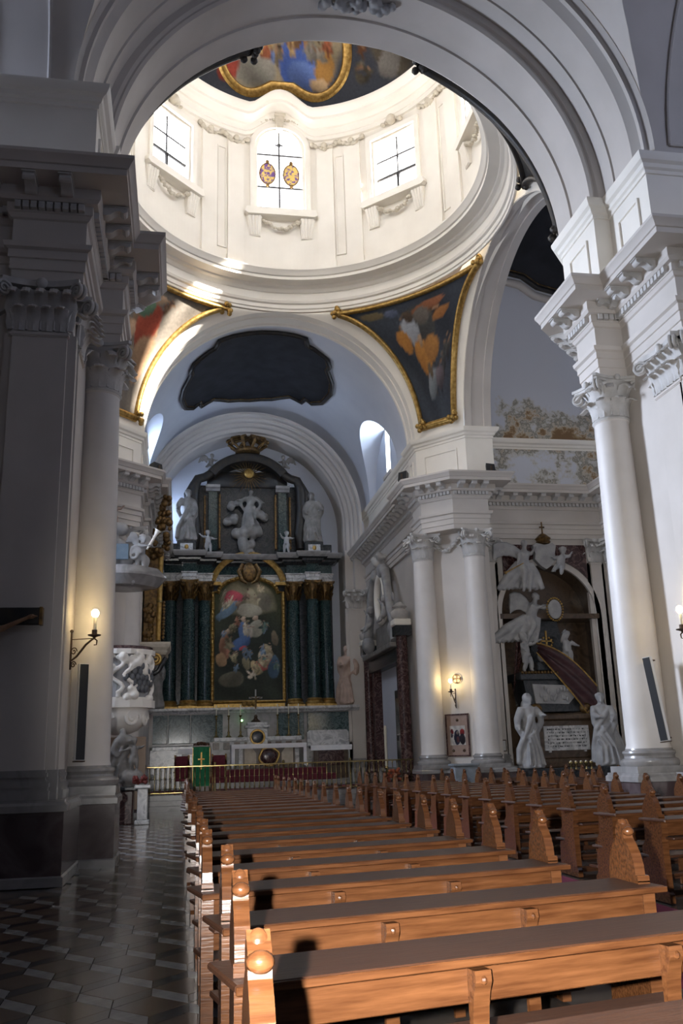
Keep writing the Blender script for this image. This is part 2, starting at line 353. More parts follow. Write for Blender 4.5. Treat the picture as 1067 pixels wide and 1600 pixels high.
ENT = [(-.8, 9.35), (0, 9.35), (0, 9.52), (.03, 9.53), (.03, 9.72), (.06, 9.73), (.06, 9.87), (.12, 9.9), (.14, 9.98), (.02, 9.99), (.02, 10.45), (.06, 10.47), (.10, 10.54), (.12, 10.55), (.12, 10.71),
       (.20, 10.72), (.25, 10.78), (.25, 10.96), (.70, 10.97), (.70, 11.08), (.73, 11.09), (.76, 11.15), (.80, 11.2), (.82, 11.22), (.82, 11.28), (0, 11.34), (-.3, 11.34)]
TRIM = [struct(MB().sweep(ER, ENT).build('trim_1', M['plaster'], smooth=25), 'deep moulded entablature running along the right side'),
        struct(MB().sweep(EL, ENT).build('trim_2', M['plaster'], smooth=25), 'deep moulded entablature running along the left side')]
# dentils (too small to count) and scrolled modillions (one object each)
def stations(path, step, d, inset=0.1):
    out = []
    for a, b in zip(path[:-1], path[1:]):
        a = Vector(a); b = Vector(b); L = (b - a).length; t = (b - a) / L; n = Vector((-t.y, t.x)); k = max(1, round((L + 2 * inset) / step))
        for i in range(k):
            p = a + t * (L * (i + 0.5) / k) + n * d; out.append((p.x, p.y, math.atan2(t.y, t.x)))
    return out
mod_poly = [(0, 0), (0, -.17), (.06, -.185), (.13, -.16), (.17, -.12), (.22, -.09), (.29, -.085), (.33, -.115), (.38, -.115), (.41, -.085), (.41, -.04), (.38, 0)]
mmb = MB().prism([(p[0], p[1]) for p in mod_poly], -.09, .09, 'x'); mmb.box(-.11, .11, 0, .44, -.02, .0); mmb.tube([(-.1, .35, -.085), (.1, .35, -.085)], .04, 8); mmb.tube([(-.1, .06, -.13), (.1, .06, -.13)], .055, 8)
mod_me = mmb.mesh('modillion', M['capital'], smooth=40)
for path, tr, rng in ((ER[:9], TRIM[0], None), (ER[11:], TRIM[0], None), (EL[:6], TRIM[1], None), (EL[10:], TRIM[1], None)):
    db = MB()
    for x, y, a in stations(path, 0.155, .16):
        m = Matrix.Translation((x, y, 0)) @ Matrix.Rotation(a, 4, 'Z'); db.merge(MB().box(-.048, .048, -.05, .05, 10.58, 10.7), m)
    o = db.build('dentils', M['capital'], tr); o['kind'] = 'stuff'
    for x, y, a in stations(path, 0.58, .25): link('modillion', mod_me, tr, (x, y, 10.955), (0, 0, a))
# ---- dado, red marble with grey cap, follows the column blocks
DADO = [(.14, 0), (.14, .98)]; CAP = [(.14, .98), (.18, .99), (.18, 1.08), (.14, 1.12), (.14, 1.15), (-.5, 1.15)]; PL = [(.17, 0), (.17, .12), (.14, .14)]
BAS = [(-.1, 1.15), (.10, 1.15), (.10, 1.27), (.13, 1.29), (.14, 1.34), (.11, 1.38), (.06, 1.4), (.05, 1.44), (.08, 1.46), (.085, 1.5), (.03, 1.53), (-.1, 1.54)]
DR = [(14.5, 14.75), (10.55, 14.75), (10.55, 14.5), (9.38, 14.5), (9.38, 16.62), (8.62, 16.62), (8.62, 17.72), (10.1, 19.0), (11.4, 19.0), (11.4, 18.4), (15.8, 18.4), (15.8, 31.5), (10.88, 31.5), (10.88, 30.0), (9.75, 29.98), (9.5, 30.65), (9.02, 31.1), (8.2, 30.95), (8.2, 31.9), (8.75, 32.1), (8.75, 42.8)]
DL = [(-1.25, 42.8), (-1.25, 31.8), (-1.45, 31.8), (-1.45, 30.53), (-2.43, 29.7), (-3.75, 29.7), (-3.75, 31.2), (-8.6, 31.2), (-8.6, 18.0), (-4.0, 18.0), (-4.0, 18.6), (-2.6, 18.6), (-1.17, 17.35), (-1.17, 16.2), (-1.73, 16.2), (-1.73, 14.05), (-2.85, 14.05), (-2.85, 14.3), (-7, 14.3)]
for i, (dp, side) in enumerate(((DR, 'right'), (DL, 'left'))):
    b = struct(MB().sweep(dp, DADO).build('baseboard_' + side, M['red_marble']), 'dark red marble dado along the %s piers' % side)
    MB().sweep(dp, CAP).build('dado_cap', M['grey_marble'], b); MB().sweep(dp, PL).build('plinth', M['grey_marble'], b)
# ---- walls of the order (behind columns and pilasters)
NX, NW, NZ, NR = 13.4, 1.87, 6.5, 1.87          # tomb niche: centre, half width, springing, radius
WR = [(14.5, 14.85), (9.52, 14.85), (9.52, 17.6), (10.4, 18.7), (11.5, 18.7), (15.9, 18.5), (15.9, 31.6)]
WR2 = [(10.95, 31.6), (10.95, 30.75), (9.98, 30.62), (8.98, 31.5), (8.98, 32.3), (8.85, 32.3), (8.85, 42.8)]
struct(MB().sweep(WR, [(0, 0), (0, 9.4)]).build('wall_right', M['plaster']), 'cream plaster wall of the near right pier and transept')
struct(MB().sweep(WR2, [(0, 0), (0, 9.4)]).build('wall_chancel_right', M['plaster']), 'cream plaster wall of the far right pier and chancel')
w = MB()
w.add([(15.9, 31.6, 0), (NX + NW, 31.6, 0), (NX + NW, 31.6, 9.4), (15.9, 31.6, 9.4)], [(0, 1, 2, 3)]); w.add([(NX - NW, 31.6, 0), (10.95, 31.6, 0), (10.95, 31.6, 9.4), (NX - NW, 31.6, 9.4)], [(0, 1, 2, 3)])
for k in range(24):
    a, b = PI * k / 24, PI * (k + 1) / 24; xa, xb = NX + NR * math.cos(a), NX + NR * math.cos(b); za, zb = NZ + NR * math.sin(a), NZ + NR * math.sin(b)
    w.add([(xa, 31.6, za), (xb, 31.6, zb), (xb, 31.6, 9.4), (xa, 31.6, 9.4)], [(0, 1, 2, 3)])
tw = struct(w.build('wall_transept', M['plaster']), 'transept wall with the arched tomb recess')
MB().arch((NX, NZ), [(NR, 31.6), (NR, 32.6)], 'y', leg=6.5, seg=32).build('recess_reveal', M['brown_stone'], tw, smooth=30)
MB().add([(NX - 2.2, 32.6, 0), (NX + 2.2, 32.6, 0), (NX + 2.2, 32.6, 9), (NX - 2.2, 32.6, 9)], [(0, 1, 2, 3)]).build('recess_back', M['brown_stone'], tw)
MB().arch((NX, NZ), [(NR - .02, 31.62), (NR - .02, 31.5), (NR + .16, 31.5), (NR + .16, 31.62)], 'y', leg=5.3, seg=32).build('recess_architrave', M['plaster'], tw, smooth=30)
for s_ in (-1, 1):
    pts = [(NX + s_ * 1.62, 9.12)] + [(NX + s_ * 2.1 * math.cos(a), NZ + 2.1 * math.sin(a)) for a in [math.radians(q) for q in range(80, 35, -5)]] + [(NX + s_ * 1.64, 9.12)]
    pts = [(NX + s_ * .25, 9.12), (NX + s_ * 1.66, 9.12)] + [(NX + s_ * 2.12 * math.cos(math.radians(q)), NZ + 2.12 * math.sin(math.radians(q))) for q in (38.5, 45, 52, 60, 68, 76, 83)]
    MB().prism(pts, 31.53, 31.6, 'y').build('spandrel_panel', M['dark_red_stone'], tw)
MB().box(NX - NW - .05, NX + NW + .05, 31.45, 32.6, 6.32, 6.5).build('impost_band', M['brown_stone'], tw)
WL = [(-1.35, 42.8), (-1.35, 31.9), (-1.55, 31.9), (-1.55, 30.75), (-2.5, 29.95), (-3.9, 29.95), (-3.9, 31.3), (-8.7, 31.3), (-8.7, 17.9), (-4.1, 17.9), (-4.1, 18.4), (-2.7, 18.4), (-1.85, 17.4), (-1.85, 14.35), (-7, 14.35)]
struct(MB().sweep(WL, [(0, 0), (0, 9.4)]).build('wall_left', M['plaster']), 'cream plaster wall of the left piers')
# nave walls behind and beside the photographer (closed room)
nw = MB(); nw.box(-7.2, -7, -14.5, 14.6, 0, 20); nw.box(14.5, 14.7, -14.5, 15, 0, 20); nw.box(-7.2, 14.7, -14.7, -14.5, 0, 20); nw.box(14.5, 16.2, 14.8, 18.6, 0, 20); nw.box(-9, -7, 14.3, 18.2, 0, 20)
struct(nw.build('wall_nave', M['plaster']), 'nave side walls')
# ---- attic above the cornice, with impost moulding and sunk panels
AR = [(14.5, 14.65), (9.15, 14.65), (9.15, 16.3), (8.78, 16.3), (8.78, 18.0), (10.2, 19.7), (11.25, 19.7), (11.25, 18.55), (16, 18.55), (16, 31.45), (11.25, 31.45), (11.25, 30.3), (10.2, 30.3), (8.75, 32), (8.75, 33.2), (8.9, 33.2), (8.9, 43)]
AL = [(-1.6, 43), (-1.6, 33.2), (-1.55, 33.2), (-1.55, 32), (-3.0, 30.3), (-4.05, 30.3), (-4.05, 31.45), (-8.8, 31.45), (-8.8, 18.55), (-4.05, 18.55), (-4.05, 19.7), (-3.0, 19.7), (-1.55, 18.0), (-1.55, 15.9), (-1.62, 15.9), (-1.62, 14.2), (-7, 14.2)]
IMP = [(0, 12.86), (.03, 12.87), (.03, 12.95), (.08, 12.98), (.10, 13.06), (.17, 13.1), (.22, 13.2), (.22, 13.26), (0, 13.3)]
for path, nm in ((AR, 'right'), (AL, 'left')):
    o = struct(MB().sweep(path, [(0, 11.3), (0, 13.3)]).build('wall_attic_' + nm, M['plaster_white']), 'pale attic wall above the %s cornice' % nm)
    MB().sweep(path, IMP).build('impost_moulding', M['plaster_white'], o, smooth=30)
    for a, b in zip(path[:-1], path[1:]):
        a = Vector(a); b = Vector(b); L = (b - a).length
        if L < 1.2 or L > 4.6: continue
        t = (b - a) / L; n = Vector((-t.y, t.x)); m = (a + b) / 2 + n * .01; hw = L / 2 - .38
        mx = Matrix(((t.x, n.x, 0, m.x), (t.y, n.y, 0, m.y), (0, 0, 1, 0), (0, 0, 0, 1))); fr = MB()
        for r in ((-hw, hw, 11.62, 11.68), (-hw, hw, 12.5, 12.56), (-hw, -hw + .06, 11.68, 12.5), (hw - .06, hw, 11.68, 12.5)): fr.box(r[0], r[1], -.01, .035, r[2], r[3])
        fr2 = MB().merge(fr, mx); fr2.build('panel_frame', M['plaster_white'], o)
# transept wall above the impost: old water damage
struct(MB().box(11.3, 16, 31.38, 31.44, 11.32, 12.86).build('wall_damp', M['damp_low']), 'water stained plaster above the transept cornice')
# ---- great arches of the crossing
NA = [(RA, 18.0), (RA, 17.3), (RA + .05, 17.28), (RA + .05, 16.95), (RA, 16.93), (RA, 16.3), (RA + .06, 16.25), (RA + .10, 16.25), (RA + .16, 16.2), (RA + .30, 16.18), (RA + .30, 15.75), (RA + .34, 15.73), (RA + .34, 15.3), (RA + .30, 15.28), (RA + .30, 14.9), (RA + .36, 14.82), (RA + .42, 14.72), (RA + .42, 14.62), (RA + .5, 14.6), (RA + .55, 14.45)]
a1 = struct(MB().arch((XC, ZS), NA, 'y', seg=72).build('ceiling_nave_arch', M['plaster'], smooth=30), 'broad moulded arch between nave and crossing')
# chancel arch
CA = [(RA + .02, 32.0), (RA, 32.35), (RA - .04, 32.37), (RA - .04, 32.5), (RA, 32.52), (RA, 32.95), (RA - .05, 32.97), (RA - .05, 33.1), (RA + .12, 33.14), (RA + .15, 33.2)]
struct(MB().arch((XC, ZS), CA, 'y', seg=72).build('ceiling_chancel_arch', M['plaster_white'], smooth=30), 'white arch between crossing and chancel')
for sx, nm in ((1, 'right'), (-1, 'left')):
    d = lambda q: XC + sx * q
    TA = [(RA + .12, d(TXH)), (RA + .12, d(TXH + .3)), (RA + .16, d(TXH + .32)), (RA + .16, d(TXH + .75)), (RA + .12, d(TXH + .77)), (RA + .12, d(TXH + 1.05)), (RA + .3, d(TXH + 1.05))]
    struct(MB().arch((YC, ZS), TA, 'x', seg=60).build('ceiling_transept_arch_' + nm, M['plaster'], smooth=30), 'arch into the %s transept' % nm)
    sp = MB()
    for k in range(48):
        t0, t1 = PI * k / 48, PI * (k + 1) / 48; P_ = lambda t: (d(TXH + .02), YC + (RA + .10) * math.cos(t), ZS + (RA + .10) * math.sin(t))
        p, q_ = P_(t0), P_(t1); sp.add([p, q_, (q_[0], q_[1], 19.35), (p[0], p[1], 19.35)], [(0, 1, 2, 3)])
    struct(sp.build('wall_transept_spandrel_' + nm, M['plaster_white']))
    TV = [(6.45, d(TXH + 1.05)), (6.45, d(12.5))]
    struct(MB().arch((YC, ZS), TV, 'x', seg=48).build('ceiling_transept_vault_' + nm, M['damp'] if sx > 0 else M['plaster_bluelit'], smooth=30), 'bluish barrel vault of the %s transept' % nm)
    fc = MB().arch((YC, ZS), [(RA + .3, d(TXH + 1.05)), (6.5, d(TXH + 1.05))], 'x', seg=48).build('ceiling_transept_face_' + nm, M['plaster']); struct(fc)
    e = struct(MB().box(min(d(12.3), d(12.5)), max(d(12.3), d(12.5)), 18.4, 31.6, 11.3, 20).build('wall_transept_end_' + nm, M['plaster_bluelit']), 'end wall of the %s transept' % nm)
# ---- pendentives
def pend(sx, sy, u, v, off=0.0):
    th = v * PI / 2 * .97; ax, az = RA * math.cos(th), RA * math.sin(th)
    Lp = Vector((ax, 7.0)); Rp = Vector((TXH, ax * 1.03)); st = Lp.lerp(Rp, u)
    aL, aR = math.atan2(Lp.y, Lp.x), math.atan2(Rp.y, Rp.x); a = aL + (aR - aL) * u; rho = Lp.length
    po = Vector((rho * math.cos(a), rho * math.sin(a))); k = v ** 1.3; p = st.lerp(po, k)
    if off: p = p * (1 - off / p.length)
    return (XC + sx * p.x, YC + sy * p.y, ZS + az - off * .5 * v)
for n_, (sx, sy) in enumerate(((1, 1), (-1, 1), (1, -1), (-1, -1))):
    struct(MB().grid(lambda u, v: pend(sx, sy, u, v), 24, 24).build('ceiling_pendentive_%d' % (n_ + 1), M['plaster_white'], smooth=60), 'white curved pendentive carrying the drum')
# backs of the arches so that no daylight leaks past the ring
bk = MB()
bk.box(-1.6, 9.2, 13.9, 14.4, 18.9, 21.5)
# ---- drum: lower cornice, wall with eight windows, upper cornice
def ring(prof, seg=128, dz=None):
    v = []; f = []; m = len(prof)
    for k in range(seg):
        a = 2 * PI * k / seg; q = dz(a) if dz else 0
        for i, (r, z) in enumerate(prof): v.append((XC + EX * r * math.cos(a), YC + r * math.sin(a), z + q))
    for k in range(seg):
        k2 = (k + 1) % seg
        for i in range(m - 1): f.append((k * m + i, k2 * m + i, k2 * m + i + 1, k * m + i + 1))
    return MB().add(v, f)
LC = [(7.05, 18.5), (6.98, 18.46), (6.95, 18.47), (6.95, 18.56), (6.90, 18.58), (6.90, 18.74), (6.82, 18.77), (6.78, 18.86), (6.80, 18.88), (6.80, 19.16), (6.74, 19.18), (6.66, 19.28), (6.55, 19.32), (6.52, 19.38), (6.16, 19.42), (6.16, 19.54), (6.10, 19.56), (6.02, 19.68), (5.96, 19.74), (5.96, 19.80), (6.4, 19.86)]
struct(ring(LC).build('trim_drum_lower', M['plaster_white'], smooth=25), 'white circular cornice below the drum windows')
RD = 6.4; AW = math.asin(.95 / RD)
def head(k, da):
    if k % 2 == 0: return 25.35 + .95 * math.sqrt(max(0, 1 - (da / AW) ** 2))
    return 25.1
dw = MB()
for k in range(8):
    ac = PI / 2 + k * PI / 4; A = lambda a, z, r=RD: (XC + EX * r * math.cos(a), YC + r * math.sin(a), z)
    NSEG = 12
    for i in range(NSEG):
        a, b = -AW + 2 * AW * i / NSEG, -AW + 2 * AW * (i + 1) / NSEG
        dw.add([A(ac + a, 19.8), A(ac + b, 19.8), A(ac + b, 22.5), A(ac + a, 22.5)], [(0, 1, 2, 3)])
        ha, hb = head(k, a), head(k, b)
        dw.add([A(ac + a, ha), A(ac + b, hb), A(ac + b, 27.7), A(ac + a, 27.7)], [(0, 1, 2, 3)])
        dw.add([A(ac + a, ha), A(ac + b, hb), A(ac + b, hb, 6.85), A(ac + a, ha, 6.85)], [(0, 1, 2, 3)])
        dw.add([A(ac + a, 22.5), A(ac + b, 22.5), A(ac + b, 22.5, 6.85), A(ac + a, 22.5, 6.85)], [(0, 1, 2, 3)])
    for sgn in (-1, 1):
        h = head(k, AW); dw.add([A(ac + sgn * AW, 22.5), A(ac + sgn * AW, 22.5, 6.85), A(ac + sgn * AW, h, 6.85), A(ac + sgn * AW, h)], [(0, 1, 2, 3)])
    w0, w1 = AW, PI / 4 - AW
    for i in range(16):
        a, b = ac + w0 + (w1 - w0) * i / 16, ac + w0 + (w1 - w0) * (i + 1) / 16
        dw.add([A(a, 19.8), A(b, 19.8), A(b, 27.7), A(a, 27.7)], [(0, 1, 2, 3)])
drum = struct(dw.build('wall_drum', M['plaster_white'], smooth=20), 'white circular drum pierced by eight windows')
# paired pilasters, sunk panels between them, capitals of drapery
def curved(a0, a1, r0, r1, z0, z1, n=4):
    v = []; f = []
    for i in range(n + 1):
        a = a0 + (a1 - a0) * i / n
        for r, z in ((r0, z0), (r1, z0), (r1, z1), (r0, z1)): v.append((XC + EX * r * math.cos(a), YC + r * math.sin(a), z))
    for i in range(n):
        for q in range(4): f.append((i * 4 + q, i * 4 + (q + 1) % 4, i * 4 + 4 + (q + 1) % 4, i * 4 + 4 + q))
    f += [(0, 1, 2, 3), (n * 4 + 3, n * 4 + 2, n * 4 + 1, n * 4)]
    return MB().add(v, f)
D = math.radians
rn = random.Random(5)
def swag(pts_fn, n, r, rnd, jitter=.35):
    m = MB()
    for i in range(n):
        p = Vector(pts_fn(i / (n - 1))); q = r * (1 + rnd.uniform(-jitter, jitter)); m.ell(p + Vector((rnd.uniform(-r, r) * .4, 0, rnd.uniform(-r, r) * .4)), (q, q * .8, q * .8), 7, 5)
    return m
for k in range(8):
    ac = PI / 2 + k * PI / 4
    for off in (17.2, 27.8):
        a = ac + D(off); pl = curved(a - D(3.1), a + D(3.1), RD + .02, RD - .10, 19.85, 25.55).build('pilaster', M['plaster_white'], drum)
        curved(a - D(3.4), a + D(3.4), RD + .02, RD - .15, 19.85, 20.25).build('pilaster_base', M['plaster_white'], pl)
        cb = MB(); t = Vector((-math.sin(a), math.cos(a))); c = Vector((XC + EX * (RD - .15) * math.cos(a), YC + (RD - .15) * math.sin(a)))
        def P(u): 
            q = c + t * ((u - .5) * .95); return (q.x, q.y, 25.52 - .22 * math.sin(PI * u))
        cb = swag(P, 13, .085, rn); cb.ell(P(0), .11, 8, 6); cb.ell(P(1), .11, 8, 6); cb.ell((c.x, c.y, 25.45), (.13, .13, .13), 8, 6)
        cb.build('capital', M['ornament'], pl, smooth=60)
    a = ac + D(22.5)
    for z0, z1 in ((20.5, 20.56), (24.9, 24.96)): curved(a - D(1.55), a + D(1.55), RD + .01, RD - .05, z0, z1, 2).build('panel_frame', M['plaster_white'], drum)
    for sg in (-1, 1): curved(a + sg * D(1.55) - D(.25), a + sg * D(1.55) + D(.25), RD + .01, RD - .05, 20.5, 24.96, 1).build('panel_frame', M['plaster_white'], drum)
# upper cornice swells over the arched windows
def bump(a):
    q = 0
    for k in range(0, 8, 2):
        d = (a - (PI / 2 + k * PI / 4) + PI) % (2 * PI) - PI; w = D(13)
        if abs(d) < w: q = .85 * (0.5 + 0.5 * math.cos(PI * d / w)) ** .7
    return q
UC = [(6.45, 25.72), (6.30, 25.75), (6.28, 25.9), (6.24, 25.92), (6.24, 26.2), (6.16, 26.22), (6.08, 26.32), (6.0, 26.36), (5.86, 26.40), (5.86, 26.52), (5.80, 26.55), (5.72, 26.68), (5.68, 26.78), (5.68, 26.84), (6.4, 26.9)]
struct(ring(UC, 160, bump).build('trim_drum_upper', M['plaster_white'], smooth=25), 'white undulating cornice under the painted dome')
# windows of the drum
PANE = skyglass('sky_pane', (0.97, 0.97, 1.0), 9.0)
for k in range(8):
    ac = PI / 2 + k * PI / 4; e = Vector((math.cos(ac), math.sin(ac), 0)); t = Vector((-e.y, e.x, 0)); c0 = Vector((XC, YC, 0)) + Vector((e.x * EX, e.y, 0)) * 6.62
    arched = k % 2 == 0
    def G(u, z, d=0): q = c0 + t * u + e * d; return (q.x, q.y, z)
    root = bpy.data.objects.new('window_%d' % (k + 1), None); COL.objects.link(root); root.location = G(0, 22.5); ORG[root.name] = tuple(root.location); struct(root, 'tall %s drum window' % ('round-headed' if arched else 'rectangular'))
    zs = (22.5, 23.5, 25.1) if not arched else (22.5, 23.75, 25.25)
    hd = lambda u: 25.35 + math.sqrt(max(0, .95 ** 2 - u * u))
    for (u0, u1) in ((-.95, 0), (0, .95)):
        for z0, z1 in zip(zs[:-1], zs[1:]):
            MB().add([G(u0, z0), G(u1, z0), G(u1, z1), G(u0, z1)], [(0, 1, 2, 3)]).build('pane', PANE, root)
        if arched:
            us = [u0 + (u1 - u0) * i / 8 for i in range(9)]
            MB().add([G(u, zs[-1]) for u in us] + [G(u, hd(u)) for u in us], [(i, i + 1, 10 + i, 9 + i) for i in range(8)]).build('pane', PANE, root)
        else:
            pass
    bars = MB(); top = 26.3 if arched else 25.1
    bars.tube([G(0, 22.5, -.02), G(0, top, -.02)], .042, 6)
    for z in zs[1:-1] + ((zs[-1],) if arched else ()): bars.tube([G(-.95, z, -.02), G(.95, z, -.02)], .042, 6)
    if not arched: bars.tube([G(-.95, 24.3, -.02), G(.95, 24.3, -.02)], .038, 6); bars.tube([G(-.95, 23.5, -.03), G(.95, 23.5, -.03)], .065, 6); bars.tube([G(0, 22.5, -.03), G(0, 23.5, -.03)], .075, 6)
    bars.tube([G(-.95, 22.54, -.02), G(.95, 22.56, -.02)], .06, 6)
    bars.build('glazing_bars', M['lead'], root)
    # surround
    e2 = Vector((XC, YC, 0)) + Vector((e.x * EX, e.y, 0)) * (RD - .02)
    def H(u, z, d=0): q = e2 + t * u - e * d; return (q.x, q.y, z)
    sur = MB(); sw = .2
    prf = [(0, .0), (0, .10), (.10, .13), (.2, .10), (.2, .0)]
    pts = [(-1.0, 22.45)]
    if arched: pts += [(-1.0 * math.cos(PI * i / 16), 25.35 + 1.0 * math.sin(PI * i / 16)) for i in range(17)]
    else: pts += [(-1.0, 25.15), (1.0, 25.15)]
    pts += [(1.0, 22.45)]
    vv = []; n = len(pts)
    for i in range(n):
        p = Vector(pts[i]); d1 = (Vector(pts[i]) - Vector(pts[i - 1])).normalized() if i else None; d2 = (Vector(pts[i + 1]) - Vector(pts[i])).normalized() if i < n - 1 else None
        d1 = d1 or d2; d2 = d2 or d1; n1 = Vector((-d1.y, d1.x)); n2 = Vector((-d2.y, d2.x)); w_ = (n1 + n2) / max(.3, 1 + n1.dot(n2))
        for q, d in prf:
            uu = p.x + w_.x * q; sag = RD - math.sqrt(RD * RD - min(uu * uu, 9)); vv.append(H(uu, p.y + w_.y * q, d + sag))
    m_ = len(prf); ff = [(i * m_ + j, (i + 1) * m_ + j, (i + 1) * m_ + j + 1, i * m_ + j + 1) for i in range(n - 1) for j in range(m_ - 1)]
    MB().add(vv, ff).build('surround', M['plaster_white'], root, smooth=35)
    # sill on two fluted brackets, garland between
    sl = MB()
    prof = [(-1.42, 22.2), (-1.36, 22.42), (1.36, 22.42), (1.42, 22.2), (1.3, 22.12), (-1.3, 22.12)]
    vv = [H(u, z, d) for d in (-.25, .42) for u, z in prof]
    sl.add(vv, [(0, 1, 2, 3, 4, 5), (11, 10, 9, 8, 7, 6)] + [(i, (i + 1) % 6, 6 + (i + 1) % 6, 6 + i) for i in range(6)])
    sl.build('sill', M['plaster_white'], root)
    for sg in (-1, 1):
        br = MB()
        for i in range(4):
            u = sg * 1.03 + (i - 1.5) * .13; br.tube([H(u, 22.1, .26), H(u + (sg * 1.03 - u) * .25, 21.5, .15), H(u + (sg * 1.03 - u) * .3, 21.35, .1)], [.075, .06, .06], 8)
        q = [H(sg * 1.03 - .3, 22.12, .22), H(sg * 1.03 + .3, 22.12, .22), H(sg * 1.03 + .22, 21.3, .12), H(sg * 1.03 - .22, 21.3, .12), H(sg * 1.03 - .3, 22.12, -.3), H(sg * 1.03 + .3, 22.12, -.3), H(sg * 1.03 + .22, 21.3, -.3), H(sg * 1.03 - .22, 21.3, -.3)]
        br.add(q, [(0, 1, 2, 3), (4, 5, 6, 7), (0, 4, 7, 3), (1, 5, 6, 2), (3, 2, 6, 7), (0, 1, 5, 4)])
        br.build('bracket', M['plaster_white'], root, smooth=40)
    swag(lambda u: H((u - .5) * 1.5, 22.0 - .38 * math.sin(PI * u), .2), 22, .085, rn).build('garland', M['ornament'], root, smooth=60)
    if arched:
        kb = MB(); kb.add([H(-.13, 26.25, .22), H(.13, 26.25, .22), H(.2, 26.85, .3), H(-.2, 26.85, .3), H(-.13, 26.25, -.1), H(.13, 26.25, -.1), H(.2, 26.85, -.1), H(-.2, 26.85, -.1)], [(0, 1, 2, 3), (0, 4, 7, 3), (1, 5, 6, 2), (3, 2, 6, 7), (0, 1, 5, 4)])
        for sg in (-1, 1): kb.merge(swag(lambda u: H(sg * (.2 + 1.0 * math.sin(u * 1.05)), 25.45 + 1.22 * math.cos(u * 1.05), .14), 12, .06, rn))
        kb.tube([H(-.22, 26.8, .32), H(.22, 26.8, .32)], .07, 8); kb.build('keystone', M['ornament'], root, smooth=50)
        if k in (0,):
            for sg in (-1, 1):
                u0 = sg * .48; md = MB(); md.prism([(.3 * math.cos(q * PI / 12), .46 * math.sin(q * PI / 12)) for q in range(24)], 0, .03, 'y')
                md2 = MB().merge(md, Matrix.Translation(G(u0, 24.35, -.06))); mo = md2.build('stained_glass_medallion', M['stained'], root)
                rg = MB().tube([G(u0 + .32 * math.cos(q * PI / 12), 24.35 + .48 * math.sin(q * PI / 12), -.05) for q in range(25)], .03, 6, caps=False); rg.ell(G(u0, 24.9, -.05), .09, 8, 6); rg.ell(G(u0, 23.82, -.05), .09, 8, 6); rg.build('medallion_rim', M['gold_dark'], mo)
            cr = MB().tube([G(0, 25.25, -.04), G(0, 25.95, -.04)], .035, 6); cr.tube([G(-.16, 25.72, -.04), G(.16, 25.72, -.04)], .035, 6); cr.ell(G(0, 25.72, -.04), (.09, .09, .09), 8, 6); cr.build('iron_cross', M['lead'], root)
    else:
        kb = swag(lambda u: H((u - .5) * .7, 25.62 + .12 * math.sin(PI * u), .14), 9, .1, rn); kb.ell(H(0, 25.7, .16), (.2, .2, .22), 8, 6); kb.build('shell_ornament', M['ornament'], root, smooth=60)
    for sg in (-1, 1):
        MB().box(-.09, .09, -.08, .08, -.35, .1).build  # (bracket strips are part of the surround)
# ---- dome with painted scenes
def domeP(a, el, r=6.46): return (XC + EX * r * math.cos(el) * math.cos(a), YC + r * math.cos(el) * math.sin(a), 26.55 + r * .95 * math.sin(el))
dm = MB(); NA_, NE_ = 400, 64
dv = []; duv = []
for j in range(NE_ + 1):
    for i in range(NA_):
        a = 2 * PI * i / NA_; el = (PI / 2 - .02) * j / NE_; dv.append(domeP(a, el)); duv.append((((a - PI / 2 + PI) % (2 * PI) - PI), el))
dm.add(dv, [(j * NA_ + i, j * NA_ + (i + 1) % NA_, (j + 1) * NA_ + (i + 1) % NA_, (j + 1) * NA_ + i) for j in range(NE_) for i in range(NA_)])
dm.add([domeP(2 * PI * i / NA_, PI / 2 - .02) for i in range(NA_)], [tuple(range(NA_))]); duv += duv[-NA_:]
dome = struct(dm.build('ceiling_dome', M['fresco'], smooth=60), 'frescoed dome with gold framed scenes')
RED, BLU, OCH, GRY, FLE, YEL = (0.26, 0.05, 0.035), (0.06, 0.11, 0.34), (0.34, 0.18, 0.05), (0.20, 0.20, 0.21), (0.42, 0.28, 0.18), (0.55, 0.40, 0.12)
dp = [(0.02, .62, .56, .52, 0, (0.36, 0.30, 0.20), .4), (-.02, .78, .25, .25, 0, (0.60, 0.50, 0.28), .8), (-.13, .36, .14, .2, -.3, BLU, .4), (-.1, .56, .09, .12, 0, (0.18, 0.10, 0.05), .5), (-.12, .66, .035, .05, 0, FLE, .5), (-.2, .28, .15, .1, .4, (0.10, 0.16, 0.38), .5),
      (.17, .42, .1, .2, .2, (0.50, 0.33, 0.12), .5), (.22, .5, .06, .2, .3, RED, .5), (.18, .63, .04, .05, 0, FLE, .5), (.18, .3, .16, .12, 0, (0.24, 0.23, 0.20), .5), (.38, .4, .1, .14, 0, GRY, .5), (.42, .52, .05, .06, 0, FLE, .5), (.36, .26, .07, .12, .4, RED, .5), (-.32, .32, .07, .1, .3, OCH, .5), (-.27, .22, .06, .06, 0, (0.4, 0.28, 0.16), .5), (.44, .3, .06, .08, 0, (0.35, 0.16, 0.1), .5)]
for side in (-1, 1):
    dp += [(side * .92, .42, .26, .34, 0, (0.09, 0.075, 0.055), .6), (side * .9, .38, .15, .2, .4 * side, (0.22, 0.085, 0.035), .5), (side * .88, .52, .09, .14, -.4, (0.30, 0.17, 0.06), .5), (side * .82, .55, .1, .03, .4, FLE, .5), (side * .9, .66, .05, .06, 0, (0.30, 0.19, 0.12), .5), (side * 1.02, .28, .12, .1, 0, (0.20, 0.18, 0.15), .5), (side * .8, .22, .1, .1, 0, (0.16, 0.15, 0.14), .5)]
